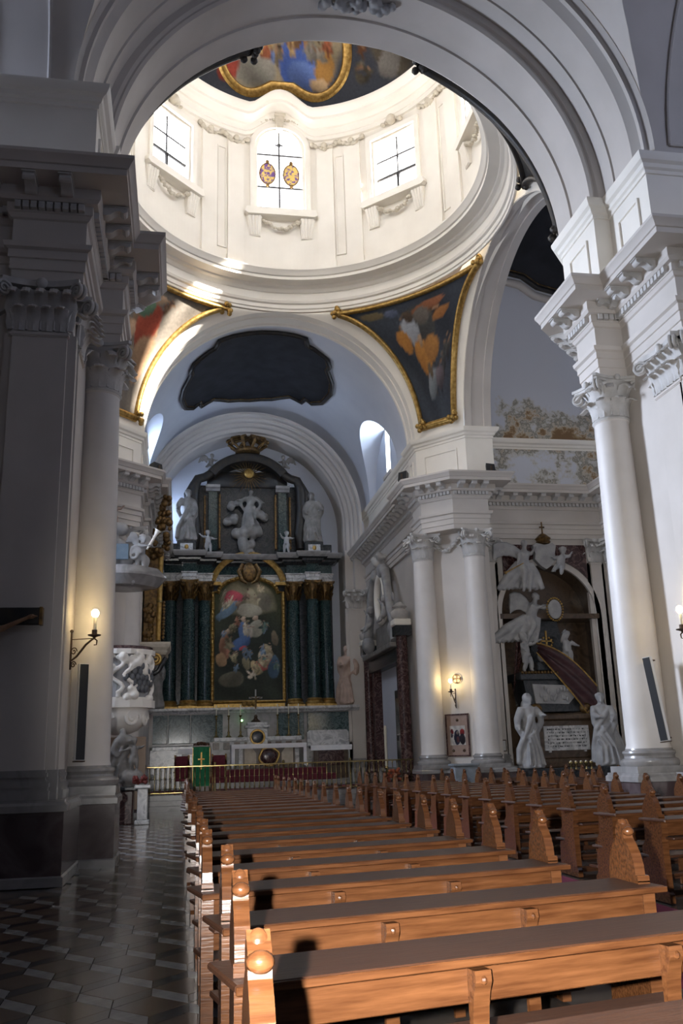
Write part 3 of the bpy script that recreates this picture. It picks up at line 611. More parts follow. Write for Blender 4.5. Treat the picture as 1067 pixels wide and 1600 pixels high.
dp += figures(26, (-.42, .45, .38, .75), 51, [(.30, .10, .05), (.12, .17, .34), (.40, .27, .12), (.24, .22, .19), (.16, .13, .09), (.36, .2, .08)], (.035, .06)) + figures(10, (-1.2, -.6, .2, .6), 52, [(.16, .07, .03), (.12, .1, .07)], (.05, .09)) + figures(10, (.6, 1.2, .2, .6), 53, [(.16, .07, .03), (.12, .1, .07)], (.05, .09))
dp += figures(14, (1.4, 3.1, .15, .6), 3, [RED, OCH, GRY, BLU], (.06, .12)) + figures(14, (-3.1, -1.4, .15, .6), 4, [RED, OCH, GRY, BLU], (.06, .12))
dp = [(p[0], p[1] + .07) + tuple(p[2:]) for p in dp]
paint(dome.data, duv, lambda u, v: (0.040, 0.045, 0.058), dp, 2, .03)
def band(fn, n, w, th=.06):
    # flat gilded band following a closed curve on the dome
    v = []; f = []
    for i in range(n):
        a, el = fn(i / n); a2, el2 = fn((i + .01) / n); ta, te = (a2 - a) * math.cos(el), el2 - el; L = math.hypot(ta, te); na, ne = -te / L, ta / L
        for s_, r in ((-.5, 6.42), (-.3, 6.34), (0, 6.37), (.3, 6.34), (.5, 6.42)): v.append(domeP(a + na * w * s_ / math.cos(el), el + ne * w * s_, r))
    for i in range(n):
        j = (i + 1) % n
        for q in range(4): f.append((i * 5 + q, j * 5 + q, j * 5 + q + 1, i * 5 + q + 1))
    return MB().add(v, f)
def cart(s_, c=0):
    t = 2 * PI * s_; x = .50 * math.copysign(abs(math.cos(t)) ** .6, math.cos(t)); y = math.sin(t)
    el = .635 + .46 * math.copysign(abs(y) ** .75, y)
    if y < 0: el += .13 * math.exp(-(x / .16) ** 2)
    return (PI / 2 - .02 + c + x * (1 - .25 * max(0, y)), el)
for k in range(4): band(lambda s_: cart(s_, k * PI / 2), 90, .066).build('gilded_band', M['gold'], dome, smooth=50)
# lantern cap closes the dome; outer shell keeps the sun out
# ---- nave vault (cross vault) and chancel vault
def cross_vault(R, cx, cz, y0, y1, sides, out, ny=80, nt=48):
    mb = MB()
    def lo(y):
        z = 0
        for yc, r in sides:
            if abs(y - yc) < r: z = math.sqrt(r * r - (y - yc) ** 2)
        return math.asin(min(.98, z / R))
    mb.grid(lambda u, v: (lambda y: (lambda t: (cx + R * math.cos(t), y, cz + R * math.sin(t)))(lo(y) + (PI - 2 * lo(y)) * u))(y0 + (y1 - y0) * v), nt, ny)
    for yc, r in sides:
        for sg in (-1, 1):
            def fn(u, v):
                ph = PI * v; y = yc + r * math.cos(ph); z = r * math.sin(ph); xi = math.sqrt(max(0, R * R - z * z)) - .01
                return (cx + sg * (xi + (out - xi) * u), y, cz + z)
            mb.grid(fn, 3, 40)
    return mb
struct(cross_vault(5.72, XC, ZS, -14.5, 14.5, [(9.9, 4.75), (-1.5, 4.7)], 11.2).build('ceiling_nave', M['plaster'], smooth=30), 'plain plaster vault over the nave')
struct(cross_vault(5.3, XC - .1, ZS, 33.15, 43.2, [(38.0, 2.9)], 6.2).build('ceiling_chancel', M['plaster_bluelit'], smooth=30), 'plaster vault over the chancel in a blue-lit tone')
# sunk panels on the soffits of the nave side arches
for sg in (-1, 1):
    for o0, o1 in ((6.15, 7.25), (8.0, 9.4)):
        fr = MB(); Q = lambda o, ph: (XC + sg * o, 9.9 + 4.71 * math.cos(ph), ZS + 4.71 * math.sin(ph))
        for o in (o0, o1): fr.tube([Q(o, .06 + .9 * k / 12) for k in range(13)], .035, 6)
        fr.tube([Q(o0, .06), Q(o1, .06)], .035, 6); struct(fr.build('trim_soffit_panel', M['plaster']))
# ---- chancel end: stepped arch and apse wall
EX = 3.2
SA = [(5.34, 41.7), (5.22, 41.72), (5.18, 41.8), (5.18, 42.05), (5.1, 42.07), (5.04, 42.15), (5.04, 42.4), (4.95, 42.43), (4.9, 42.5), (4.9, 42.75), (4.82, 42.78), (4.74, 42.85), (4.74, 43.1), (4.66, 43.15), (4.62, 43.3), (4.62, 44.6)]
struct(MB().arch((EX, 12.75), SA, 'y', seg=64, leg=1.45).build('ceiling_apse_arch', M['plaster'], smooth=25), 'stepped moulded arch around the high altar')
struct(MB().box(-2.5, 9.5, 44.6, 44.8, 0, 19).build('wall_apse', M['plaster_bluelit']), 'pale wall behind the high altar in a blue-lit tone')
ap = MB()
for sg in (-1, 1):
    x = EX + sg * 4.62; ap.box(min(x, x + sg * .75), max(x, x + sg * .75), 42.7, 44.6, 0, 11.4)
    ap.box(min(EX + sg * 5.0, EX + sg * 5.8), max(EX + sg * 5.0, EX + sg * 5.8), 42.2, 42.8, 0, 11.4)
struct(ap.build('wall_apse_sides', M['plaster']), 'cream side walls of the altar recess')
# chancel floor, steps
st = MB()
struct(MB().box(-1.3, 8.8, 34.2, 44.6, -.02, .5).build('floor_chancel', M['floor']), 'raised chancel floor')
cf = bpy.data.objects['floor_chancel']
for i in range(3): MB().box(-1.6, 8.8, 33.2 + .34 * i, 34.25, 0.0 if i == 0 else .165 * i + .002, .165 * (i + 1)).build('step', M['grey_marble'], cf)
# chancel side window in its lunette (right) and its blind twin (left)
PANE2 = skyglass('chancel_pane', (0.66, 0.80, 1.0), 44.0)
struct(MB().box(XC - 5.75, XC - 5.65, 34.9, 41.1, 11.3, 16.4).build('wall_lunette_left', M['plaster_bluelit']), 'blind lunette of the chancel vault')
for sg, nm in ((1, 9),):
    x = XC - .1 + sg * 5.6; root = bpy.data.objects.new('window_%d' % nm, None); COL.objects.link(root); root.location = (x, 38, 13.9); ORG[root.name] = (x, 38, 13.9); struct(root, 'narrow chancel window in its lunette')
    lw = MB(); 
    def q(y0, y1, z0, z1): lw.add([(x, y0, z0), (x, y1, z0), (x, y1, z1), (x, y0, z1)], [(0, 1, 2, 3)])
    q(34.9, 37.6, 11.3, 16.4); q(38.4, 41.1, 11.3, 16.4); q(37.6, 38.4, 11.3, 13.9)
    struct(lw.build('wall_lunette_%d' % nm, M['plaster_bluelit']))
    for y0, y1 in ((37.6, 38.0), (38.0, 38.4)):
        for z0, z1 in ((13.9, 15.0), (15.0, 16.3)): MB().add([(x + sg * .3, y0, z0), (x + sg * .3, y1, z0), (x + sg * .3, y1, z1), (x + sg * .3, y0, z1)], [(0, 1, 2, 3)]).build('pane', PANE2, root)
    b = MB(); b.tube([(x + sg * .28, 38, 13.9), (x + sg * .28, 38, 16.3)], .03, 6); b.tube([(x + sg * .28, 37.6, 15), (x + sg * .28, 38.4, 15)], .03, 6); b.build('glazing_bars', M['lead'], root)
    fr = MB()
    for y in (37.54, 38.46): fr.box(min(x, x + sg * .35), max(x, x + sg * .35), y - .06, y + .06, 13.8, 16.2)
    fr.box(min(x - sg * .12, x + sg * .35), max(x - sg * .12, x + sg * .35), 37.3, 38.7, 13.75, 13.9); fr.build('surround', M['plaster'], root)
# outer shells that keep the sun out of the roof spaces
sh = MB(); sh.box(-9.5, 16.8, -14.8, 17.6, 20.2, 20.6); sh.box(-9.5, 16.8, 32.4, 45, 20.2, 20.6); sh.box(-9.6, -9.0, -14.8, 45, 0, 20.4); sh.box(16.2, 16.8, -14.8, 45, 0, 20.4)
v = []; f = []
for k in range(65):
    a = 2 * PI * k / 64; v += [(XC + 7.0 * math.cos(a), YC + 7.0 * math.sin(a), 20.4), (XC + 12 * math.cos(a), YC + 12 * math.sin(a), 20.4)]
for k in range(64): f.append((2 * k, 2 * k + 1, 2 * k + 3, 2 * k + 2))
sh.add(v, f)
struct(sh.build('ceiling_roof', M['tan']), 'roof over the church')
# ================================================================== COLUMNS AND PILASTERS
def leaf_mesh(w, h, out, curl, mat='capital'):
    # acanthus leaf: grows up the bell, bows outward and curls over at the tip; local +y is outward
    nu, nv = 6, 9; F = []; B = []
    for j in range(nv + 1):
        t = j / nv; z = h * (math.sin(min(t, .86) / .86 * PI / 2) if t < .86 else 1 - (t - .86) * 1.6); y = out * (t ** 2.2) + (curl * (t - .8) / .2 if t > .8 else 0)
        wd = w * (.62 + .55 * math.sin(PI * min(1, t * 1.1))) * (1 - .35 * t) * (1 + .13 * math.sin(j * 2.4))
        for i in range(nu + 1):
            s = i / nu * 2 - 1; rib = .03 * w * math.cos(s * PI * 2.5); x = s * wd * .5
            F.append((x, y + .035 + rib - .10 * w * s * s, z)); B.append((x, y - .10 * w * s * s - .01, z))
    m = MB(); n = nu + 1
    q = [(j * n + i, j * n + i + 1, (j + 1) * n + i + 1, (j + 1) * n + i) for j in range(nv) for i in range(nu)]
    m.add(F, q); m.add(B, [x[::-1] for x in q]); O = len(F)
    edge = [i for i in range(n)] + [j * n + nu for j in range(1, nv + 1)] + [nv * n + i for i in range(nu - 1, -1, -1)] + [j * n for j in range(nv - 1, 0, -1)]
    m.f += [(edge[k], edge[(k + 1) % len(edge)], O + edge[(k + 1) % len(edge)], O + edge[k]) for k in range(len(edge))]
    return m.mesh('acanthus_leaf', M[mat], smooth=50)
def volute_mesh(r=.13, w=.10, mat='capital'):
    # paired scroll under the abacus corner; local +y outward
    m = MB(); pts = []; 
    for i in range(22):
        t = i / 21; a = -PI * .5 + t * 3.4 * PI; q = r * (1 - .8 * t); pts.append((0, .10 + q * math.cos(a) * 1.0, -q * math.sin(a)))
    stem = [(0, -.22, -.42), (0, -.20, -.22), (0, -.10, -.02), (0, .0, .10)]
    for sx in (-1, 1):
        m.tube([(sx * w * .5, p[1], p[2]) for p in stem + pts], [.035] * 4 + [.035 - .012 * i / 21 for i in range(22)], 6)
    m.ell((0, .10, 0), (.07, .035, .035), 8, 6)
    return m.mesh('volute', M[mat], smooth=60)
def abacus_mesh(h, t=.12, mat='capital'):
    # concave sided slab, half diagonal extents h
    P = []
    for k in range(4):
        a = PI / 2 * k
        for i in range(9):
            s = (i / 8 * 2 - 1); x = s * (h - .05); y = h - .16 * h * 2 * (1 - s * s) * .8; c, s_ = math.cos(a), math.sin(a); P.append((x * c - (-y) * s_, x * s_ + (-y) * c))
    m = MB(); sc = lambda k: [(p[0] * k, p[1] * k) for p in P]
    m.prism(sc(.93), -t, -t * .55, 'z'); m.prism(sc(1.0), -t * .55, 0, 'z'); return m
CACHE = {}
def shared(key, fn):
    if key not in CACHE: CACHE[key] = fn()
    return CACHE[key]
def capital_round(parent, r, h, z, mat='capital', rot=0):
    k = (round(r, 3), round(h, 3), mat)
    def bell():
        m = MB(); m.lathe([(r * 1.08, -.05), (r * 1.12, -.02), (r * 1.02, .02), (r * .98, .05), (r * 1.0, h * .55), (r * 1.15, h * .8), (r * 1.35, h * .88)], seg=24); A = abacus_mesh(r * 1.62, h * .13, mat); m.merge(A, Matrix.Translation((0, 0, h))); return m.mesh('capital', M[mat], smooth=40)
    c = link('capital', shared(('bell',) + k, bell), parent, (0, 0, z), (0, 0, rot))
    lo = shared(('lo',) + k, lambda: leaf_mesh(r * 1.0, h * .44, r * .58, r * .2, mat)); hi = shared(('hi',) + k, lambda: leaf_mesh(r * 1.0, h * .74, r * .72, r * .22, mat))
    vo = shared(('vo',) + k, lambda: volute_mesh(r * .34, r * .22, mat)); ro = shared(('ro',) + k, lambda: MB().ell((0, 0, 0), (r * .2, r * .14, r * .2), 8, 6).mesh('rosette', M[mat], smooth=60))
    for i in range(8):
        a = i * PI / 4; link('acanthus_leaf', lo, c, (r * .98 * math.cos(a), r * .98 * math.sin(a), .02), (0, 0, a - PI / 2))
        a += PI / 8; link('acanthus_leaf', hi, c, (r * .96 * math.cos(a), r * .96 * math.sin(a), .04), (0, 0, a - PI / 2))
    for i in range(4):
        a = PI / 4 + i * PI / 2; link('volute', vo, c, (r * 1.55 * math.cos(a), r * 1.55 * math.sin(a), h * .74), (0, 0, a - PI / 2))
        a = i * PI / 2; link('rosette', ro, c, (r * 1.38 * math.cos(a), r * 1.38 * math.sin(a), h * .95), (0, 0, a - PI / 2))
    return c
def column(loc, label, r=.42, zt=8.45, zc=9.35, group=None, name='column', shaft_mat='shaft', rot=0):
    z0 = loc[2]; t = thing(name, label, 'column', loc, 0, group); H = zt - z0; rt = r * .86
    def base():
        m = MB(); p = r * 1.36; m.box(-p, p, -p, p, 0, .12)
        m.lathe([(r * 1.34, .12), (r * 1.4, .16), (r * 1.4, .21), (r * 1.3, .25), (r * 1.16, .27), (r * 1.13, .31), (r * 1.16, .33), (r * 1.22, .36), (r * 1.2, .4), (r * 1.08, .42), (r * 1.06, .45)], seg=32); return m.mesh('base', M['grey_marble'], smooth=40)
    link('base', shared(('base', r), base), t)
    def shaft():
        pr = [(r * 1.06, .44), (r * 1.0, .52)] + [(r + (rt - r) * ((k / 14) ** 1.7), .52 + (H - .6) * k / 14) for k in range(1, 15)] + [(rt * 1.05, H - .06), (rt * 1.07, H - .03), (rt * 1.02, H)]
        return MB().lathe(pr, seg=40).mesh('shaft', M[shaft_mat], smooth=40)
    link('shaft', shared(('shaft', r, round(H, 3), shaft_mat), shaft), t)
    capital_round(t, rt, zc - zt, H, rot=rot)
    return t
def pilaster(name, label, c, ang, w, d=.16, z0=1.15, zt=8.45, zc=9.35, sides=(-1, 1), group=None, mat='plaster', steps=1):
    # flat pilaster; c = centre of its front face in plan, ang = direction it faces
    t = thing(name, label, 'pilaster', (c[0], c[1], z0), ang + PI / 2, group); H = zt - z0; hc = zc - zt
    b = MB(); b.box(-w / 2 - .09, w / 2 + .09, -.09, d, 0, .12)
    for z1, z2, e in ((.12, .17, .07), (.17, .23, .085), (.23, .27, .05), (.27, .31, .03), (.31, .37, .055), (.37, .41, .03)): b.box(-w / 2 - e, w / 2 + e, -e, d, z1, z2)
    b.build('base', M['grey_marble'], t, local=True)
    s = MB(); s.box(-w / 2, w / 2, 0, d, .41, H - .08); s.box(-w / 2 - .03, w / 2 + .03, -.03, d, H - .06, H - .02); s.box(-w / 2 - .015, w / 2 + .015, -.015, d, H - .08, H)
    if steps: s.box(-w / 2 - .14, w / 2 + .14, .10, d + .12, .41, H); b2 = MB().box(-w / 2 - .18, w / 2 + .18, .06, d + .12, 0, .41).build('base_block', M['grey_marble'], t, local=True)
    s.build('shaft', M[mat], t, local=True)
    k = MB(); k.box(-w / 2 + .02, w / 2 - .02, .02, d, 0, hc * .86); n = 12
    P = [(-w / 2 - .2, .05)] + [(-w / 2 - .17 + (w + .34) * i / n, -.2 + .14 * (1 - (i / n * 2 - 1) ** 2)) for i in range(n + 1)] + [(w / 2 + .2, .05), (w / 2 + .2, d), (-w / 2 - .2, d)]
    k.prism(P, hc * .88, hc, 'z'); cap = k.build('capital', M['capital'], t, local=True, smooth=30); cap.location.z = H
    nl = max(2, round(w / .24)); lo = shared(('plo', round(w / nl, 3)), lambda: leaf_mesh(w / nl * 1.25, hc * .44, .19, .08)); hi = shared(('phi', round(w / nl, 3)), lambda: leaf_mesh(w / nl * 1.25, hc * .74, .25, .09))
    vo = shared('pvo', lambda: volute_mesh(.13, .085)); ro = shared('pro', lambda: MB().ell((0, 0, 0), (.1, .07, .1), 8, 6).mesh('rosette', M['capital'], smooth=60))
    for i in range(nl): link('acanthus_leaf', lo, cap, (-w / 2 + w * (i + .5) / nl, .0, .01), (0, 0, PI))
    for i in range(nl + 1): link('acanthus_leaf', hi, cap, (-w / 2 + w * i / nl, .01, .03), (0, 0, PI))
    for sg in (-1, 1):
        link('volute', vo, cap, (sg * (w / 2 + .10), -.10, hc * .74), (0, 0, PI + sg * PI / 4))
        if sg in sides: link('acanthus_leaf', lo, cap, (sg * w / 2, d * .5, .01), (0, 0, -sg * PI / 2)); 
    link('rosette', ro, cap, (0, -.10, hc * .93), (0, 0, 0))
    return t
NC = 'giant cream columns of the crossing'
column((-1.6, 16.72, 1.15), 'giant cream column on the left, beside the marble pulpit and behind a lit wall lamp', group=NC)
column((9.12, 17.2, 1.15), 'giant cream column on the right with a black loudspeaker strip beside it', group=NC)
column((8.64, 31.4, 1.15), 'far cream column between the portal of dark marble and the framed notice board', group=NC)
column((10.3, 30.52, 1.15), 'far cream column between the framed notice board and the royal tomb', group=NC)
column((-1.75, 30.9, 1.15), 'far left cream column standing behind the marble pulpit', group=NC)
GP = 'flat corinthian pilasters of the church'
pilaster('pilaster', 'broad shadowed pilaster on the near left pier, next to the crucifix arm', (-2.35, 14.12), -PI / 2, .86, group=GP)
pilaster('pilaster', 'narrow pilaster on the inner side of the near left pier', (-1.79, 15.0), 0, .62, d=.08, group=GP, steps=0)
pilaster('pilaster', 'broad bright pilaster right of the near right column, at the picture edge', (9.38, 15.25), PI, .95, group=GP)
pilaster('pilaster', 'pilaster facing the nave on the near right pier', (9.95, 14.55), -PI / 2, .86, group=GP)
pilaster('pilaster', 'pilaster between the royal tomb recess and the near right column', (15.75, 30.95), PI, .75, group=GP)
pilaster('pilaster', 'pilaster right beside the tomb, ending in the transept corner', (15.42, 31.5), -PI / 2, .42, group=GP)
pilaster('pilaster', 'pilaster left beside the tomb, behind the far column', (11.2, 31.5), -PI / 2, .42, group=GP)
pilaster('pilaster', 'chancel pilaster right of the high altar, behind the pink statue', (8.1, 42.15), -PI / 2, .55, group=GP)
pilaster('pilaster', 'chancel wall pilaster next to the portal', (8.76, 41.75), PI, .6, group=GP)
pilaster('pilaster', 'chancel pilaster left of the high altar', (-1.6, 42.15), -PI / 2, .55, group=GP)
# garland panel between the two far columns
gp = MB(); c0, c1 = Vector((8.98, 31.5)), Vector((9.98, 30.62)); tt = (c1 - c0).normalized(); nn = Vector((-tt.y, tt.x)) * -1
gd = swag(lambda u: tuple(c0.lerp(c1, .12 + .76 * u) + nn * .12) + (9.12 - .38 * math.sin(PI * u),), 20, .08, rn)
tag(gd.build('garland', M['capital'], smooth=60), 'carved garland hanging between the two far column capitals', 'garland')
# ================================================================== PEWS
def pew_mesh_parts(W_):
    # local: x along the pew (0..W_), -y towards the nave entrance, z up; the book rest is the near edge
    end_poly = [(-.06, 0), (.56, 0), (.56, .09), (.50, .13), (.47, .40), (.44, .45), (.44, .55), (.36, .62), (.34, .80), (.355, .90), (.34, .98), (.30, 1.05), (.25, 1.10), (.215, 1.125),
                (.225, 1.145), (.22, 1.17), (.195, 1.20), (.175, 1.225), (.155, 1.20), (.13, 1.185), (.115, 1.165), (.125, 1.14), (.12, 1.12), (.085, 1.09), (.05, 1.04), (.025, .98), (.02, .92), (-.005, .915), (-.01, .89), (-.005, .872), (-.05, .868), (-.05, .80), (-.03, .70), (-.03, .13), (-.06, .09)]
    parts = {}
    m = MB().prism(end_poly, -.03, .03, 'x'); parts['end_panel'] = m.mesh('end_panel', M['wood'])
    f = MB().ell((0, .115, 1.16), (.036, .03, .028), 10, 7); f.ell((0, .175, 1.185), (.032, .03, .045), 10, 7); parts['finial'] = f.mesh('finial', M['wood'], smooth=60)
    e = MB()
    for a, b in zip(end_poly[26:33], end_poly[27:34]): e.box(-.036, .036, min(a[0], b[0]) - .006, max(a[0], b[0]) + .004, min(a[1], b[1]) - .003, max(a[1], b[1]) + .003)
    parts['edge_band'] = e.mesh('edge_band', M['wood'])
    parts['book_rest'] = MB().cbox(-.06, W_ + .06, -.12, .31, .825, .855, .008).mesh('book_rest', M['wood_top'])
    parts['rest_edge'] = MB().cbox(-.06, W_ + .06, -.135, -.12, .822, .852, .004).mesh('rest_edge', M['wood'])
    parts['back_board'] = MB().cbox(.03, W_ - .03, -.035, -.005, .675, .822, .004).mesh('back_board', M['wood'])
    parts['lower_shelf'] = MB().cbox(0, W_, -.17, .02, .645, .668, .006).mesh('lower_shelf', M['wood_top'])
    parts['lower_board'] = MB().cbox(.03, W_ - .03, -.025, .0, .53, .645, .004).mesh('lower_board', M['wood'])
    b = MB().prism([(-.035, 0), (-.035, .80), (-.10, .80), (-.105, .76), (-.085, .72), (-.07, .66), (-.062, .60), (-.06, 0)], -.035, .035, 'x'); b.ell((0, -.10, .765), .017, 8, 6); parts['post'] = b.mesh('post', M['wood'])
    parts['seat'] = MB().cbox(.03, W_ - .03, .10, .52, .43, .46, .006).mesh('seat', M['wood_top'])
    parts['seat_back'] = MB().cbox(.03, W_ - .03, .02, .045, .68, .81, .005).mesh('seat_back', M['wood'])
    parts['kneeler'] = MB().cbox(.05, W_ - .05, -.34, -.16, .13, .17, .008).mesh('kneeler', M['wood_dark'])
    parts['foot_rail'] = MB().cbox(.03, W_ - .03, -.05, -.01, .06, .13, .004).mesh('foot_rail', M['wood_dark'])
    return parts
PW = {}
def pew(x, y, W_, rz, label, group, full=True, shelf=True):
    k = round(W_, 2)
    if k not in PW: PW[k] = pew_mesh_parts(W_)
    p = PW[k]; t = thing('pew', label, 'pew', (x, y, 0), rz, group)
    for xx in (0, W_):
        e = link('end_panel', p['end_panel'], t, (xx, 0, 0), (0, 0, -rz), (1, 1, .975)); link('finial', p['finial'], e); link('edge_band', p['edge_band'], e)
    r = link('book_rest', p['book_rest'], t); link('rest_edge', p['rest_edge'], r)
    n = 3 if W_ > 2.2 else 2
    for q in range(1, n): link('post', p['post'], t, (W_ * q / n, 0, 0))
    for nm in ('back_board', 'seat', 'seat_back', 'foot_rail') + (('lower_shelf', 'lower_board') if shelf else ()) + (('kneeler',) if full else ()):
        link(nm, p[nm], t)
    return t
ORD = ['first', 'second', 'third', 'fourth', 'fifth', 'sixth', 'seventh', 'eighth', 'ninth', 'tenth', 'eleventh', 'twelfth', 'thirteenth', 'fourteenth', 'fifteenth', 'sixteenth', 'seventeenth', 'eighteenth', 'nineteenth', 'twentieth', 'twenty-first', 'twenty-second']
SK = math.atan(.2)
rp = random.Random(11)
pew(.2, 2.28, 2.75, SK, 'pew cut off by the bottom picture edge, only its left end shows', 'pews of the left block', True, False)
for i in range(20):
    y = 3.58 + 1.125 * i + (0 if i < 2 else rp.uniform(-.05, .05)); x = .24 - (.06 if i > 1 else 0) + rp.uniform(-.03, .03)
    lab = 'nearest fully visible wooden pew, its long back board lit orange by the flash' if i == 0 else '%s wooden pew of the left block, counting the flash-lit orange one as first' % ORD[i]
    o = pew(x, y, 2.42 if i else 2.75, SK, lab, 'pews of the left block', i < 8, i > 0)
for i in range(17):
    y = 8.55 + 1.15 * i + rp.uniform(-.05, .05); o = pew(5.2 + rp.uniform(-.03, .03), y, 2.7, SK, '%s wooden pew from the camera in the right block beyond the red carpet' % ORD[i], 'pews of the right block', i < 5)
for i in range(8):
    y = 19.4 + 1.15 * i; pew(9.0, y, 2.6, SK, '%s dark pew in the far right block before the tomb' % ORD[i], 'pews in the right transept', False)
# red carpet along the middle aisle
cp = MB().cbox(3.05, 5.0, 1.0, 33.1, 0.0, .014, .004)
tag(cp.build('carpet_runner', M['carpet']), 'dark red carpet runner along the middle aisle', 'carpet')
# ================================================================== SCULPTURE TOOLS
def remesh(mb, name, mat, voxel, parent=None, smooth_it=2, fold=0.0, local=False):
    me = mb.mesh(name, mat); o = bpy.data.objects.new('tmp', me); COL.objects.link(o)
    r = o.modifiers.new('r', 'REMESH'); r.mode = 'VOXEL'; r.voxel_size = voxel
    sm = o.modifiers.new('s', 'SMOOTH'); sm.factor = .5; sm.iterations = smooth_it
    dg = bpy.context.evaluated_depsgraph_get(); dg.update(); m2 = bpy.data.meshes.new_from_object(o.evaluated_get(dg)); m2.name = name
    bpy.data.objects.remove(o); bpy.data.meshes.remove(me)
    m2.materials.clear(); m2.materials.append(mat); m2.polygons.foreach_set('use_smooth', [True] * len(m2.polygons))
    if parent is not None and not local:
        off = Vector(ORG.get(parent.name, (0, 0, 0))); m2.transform(Matrix.Translation(-off))
    return m2
def T(m, pts, r, s=10): m.tube(pts, r, s)
def hand(m, p, d, s):
    # palm, four fingers and a thumb; p wrist, d direction
    p = Vector(p); d = Vector(d).normalized(); a = d.cross(Vector((0, 0, 1)));
    if a.length < .1: a = Vector((1, 0, 0))
    a.normalize(); m.tube([p, p + d * .05 * s, p + d * .10 * s], [.028 * s, .045 * s, .04 * s], 8)
    for k, L in ((-1.4, .07), (-.5, .09), (.5, .085), (1.4, .065)):
        q = p + d * .09 * s + a * (.024 * s * k); m.tube([q, q + d * L * .6 * s, q + d * L * s - Vector((0, 0, .02 * s))], [.014 * s, .013 * s, .010 * s], 6)
    q = p + d * .04 * s + a * .04 * s; m.tube([q, q + a * .035 * s + d * .03 * s, q + a * .045 * s + d * .065 * s], [.016 * s, .015 * s, .011 * s], 6)
def headg(m, c, s, face, hair=1.0, veil=False, beard=False):
    # head with face, nose, ears and hair; s = head height, face = facing unit vector
    c = Vector(c); f = Vector(face).normalized(); u = Vector((0, 0, 1)); r = f.cross(u).normalized(); u = r.cross(f)
    R = Matrix((r, f, u)).transposed()
    m.ell(c, (s * .36, s * .43, s * .5), 16, 12, R)
    def Q(x, y, z): return c + r * (x * s) + f * (y * s) + u * (z * s)
    m.tube([Q(0, .42, .08), Q(0, .50, -.06), Q(0, .46, -.13)], [s * .03, s * .06, s * .05], 6)
    m.tube([Q(-.22, .36, .1), Q(0, .43, .12), Q(.22, .36, .1)], s * .05, 6)
    m.tube([Q(-.10, .40, -.25), Q(0, .44, -.25), Q(.10, .40, -.25)], s * .035, 6); m.ell(Q(0, .36, -.40), s * .12, 8, 6)
    for sg in (-1, 1): m.ell(Q(sg * .36, -.02, -.02), (s * .06, s * .08, s * .12), 8, 6); m.ell(Q(sg * .15, .385, .03), s * .045, 6, 5)
    if veil: m.ell(Q(0, -.10, .10), (s * .47, s * .46, s * .50), 14, 10, R); m.tube([Q(0, -.35, -.2), Q(0, -.45, -.8), Q(0, -.40, -1.3)], [s * .42, s * .5, s * .55], 10)
    elif hair:
        m.ell(Q(0, -.10, .13), (s * .42, s * .42, s * .43), 14, 10, R)
        for k in range(9):
            a = PI * (k / 8) ; m.ell(Q(.36 * math.cos(a), -.05 - .25 * math.sin(a), .22 + .1 * math.sin(k * 2.1)), s * .14 * hair, 7, 5)
    if beard: m.ell(Q(0, .30, -.48), (s * .2, s * .16, s * .26), 10, 8, R)
def robe(m, rings, folds=9, amp=.12, seed=0, seg=54, twist=.6):
    # rings: (cx, cy, z, rx, ry); drapery folds deepen towards the hem
    rd = random.Random(seed); ph = [rd.uniform(0, 6.28) for _ in range(3)]; z0, z1 = rings[0][2], rings[-1][2]; v = []; f = []
    R2 = []
    for a, b in zip(rings[:-1], rings[1:]):
        for q in range(3): R2.append(tuple(a[i] + (b[i] - a[i]) * q / 3 for i in range(5)))
    R2.append(rings[-1])
    for cx, cy, z, rx, ry in R2:
        t = (z - z0) / max(.001, (z1 - z0))
        for k in range(seg):
            w = 2 * PI * k / seg; g = amp * (1 - .75 * t) * (math.sin(folds * w + ph[0] + twist * t * 6) * .6 + math.sin((folds * .5 + 1.5) * w + ph[1] - twist * t * 4) * .5 + .4 * math.sin((folds * 1.7) * w + ph[2]))
            v.append((cx + rx * (1 + g) * math.cos(w), cy + ry * (1 + g) * math.sin(w), z))
    n = len(R2)
    for i in range(n - 1):
        for k in range(seg): f.append((i * seg + k, i * seg + (k + 1) % seg, (i + 1) * seg + (k + 1) % seg, (i + 1) * seg + k))
    f.append(tuple(range(seg))[::-1]); f.append(tuple(range((n - 1) * seg, n * seg))); m.add(v, f)
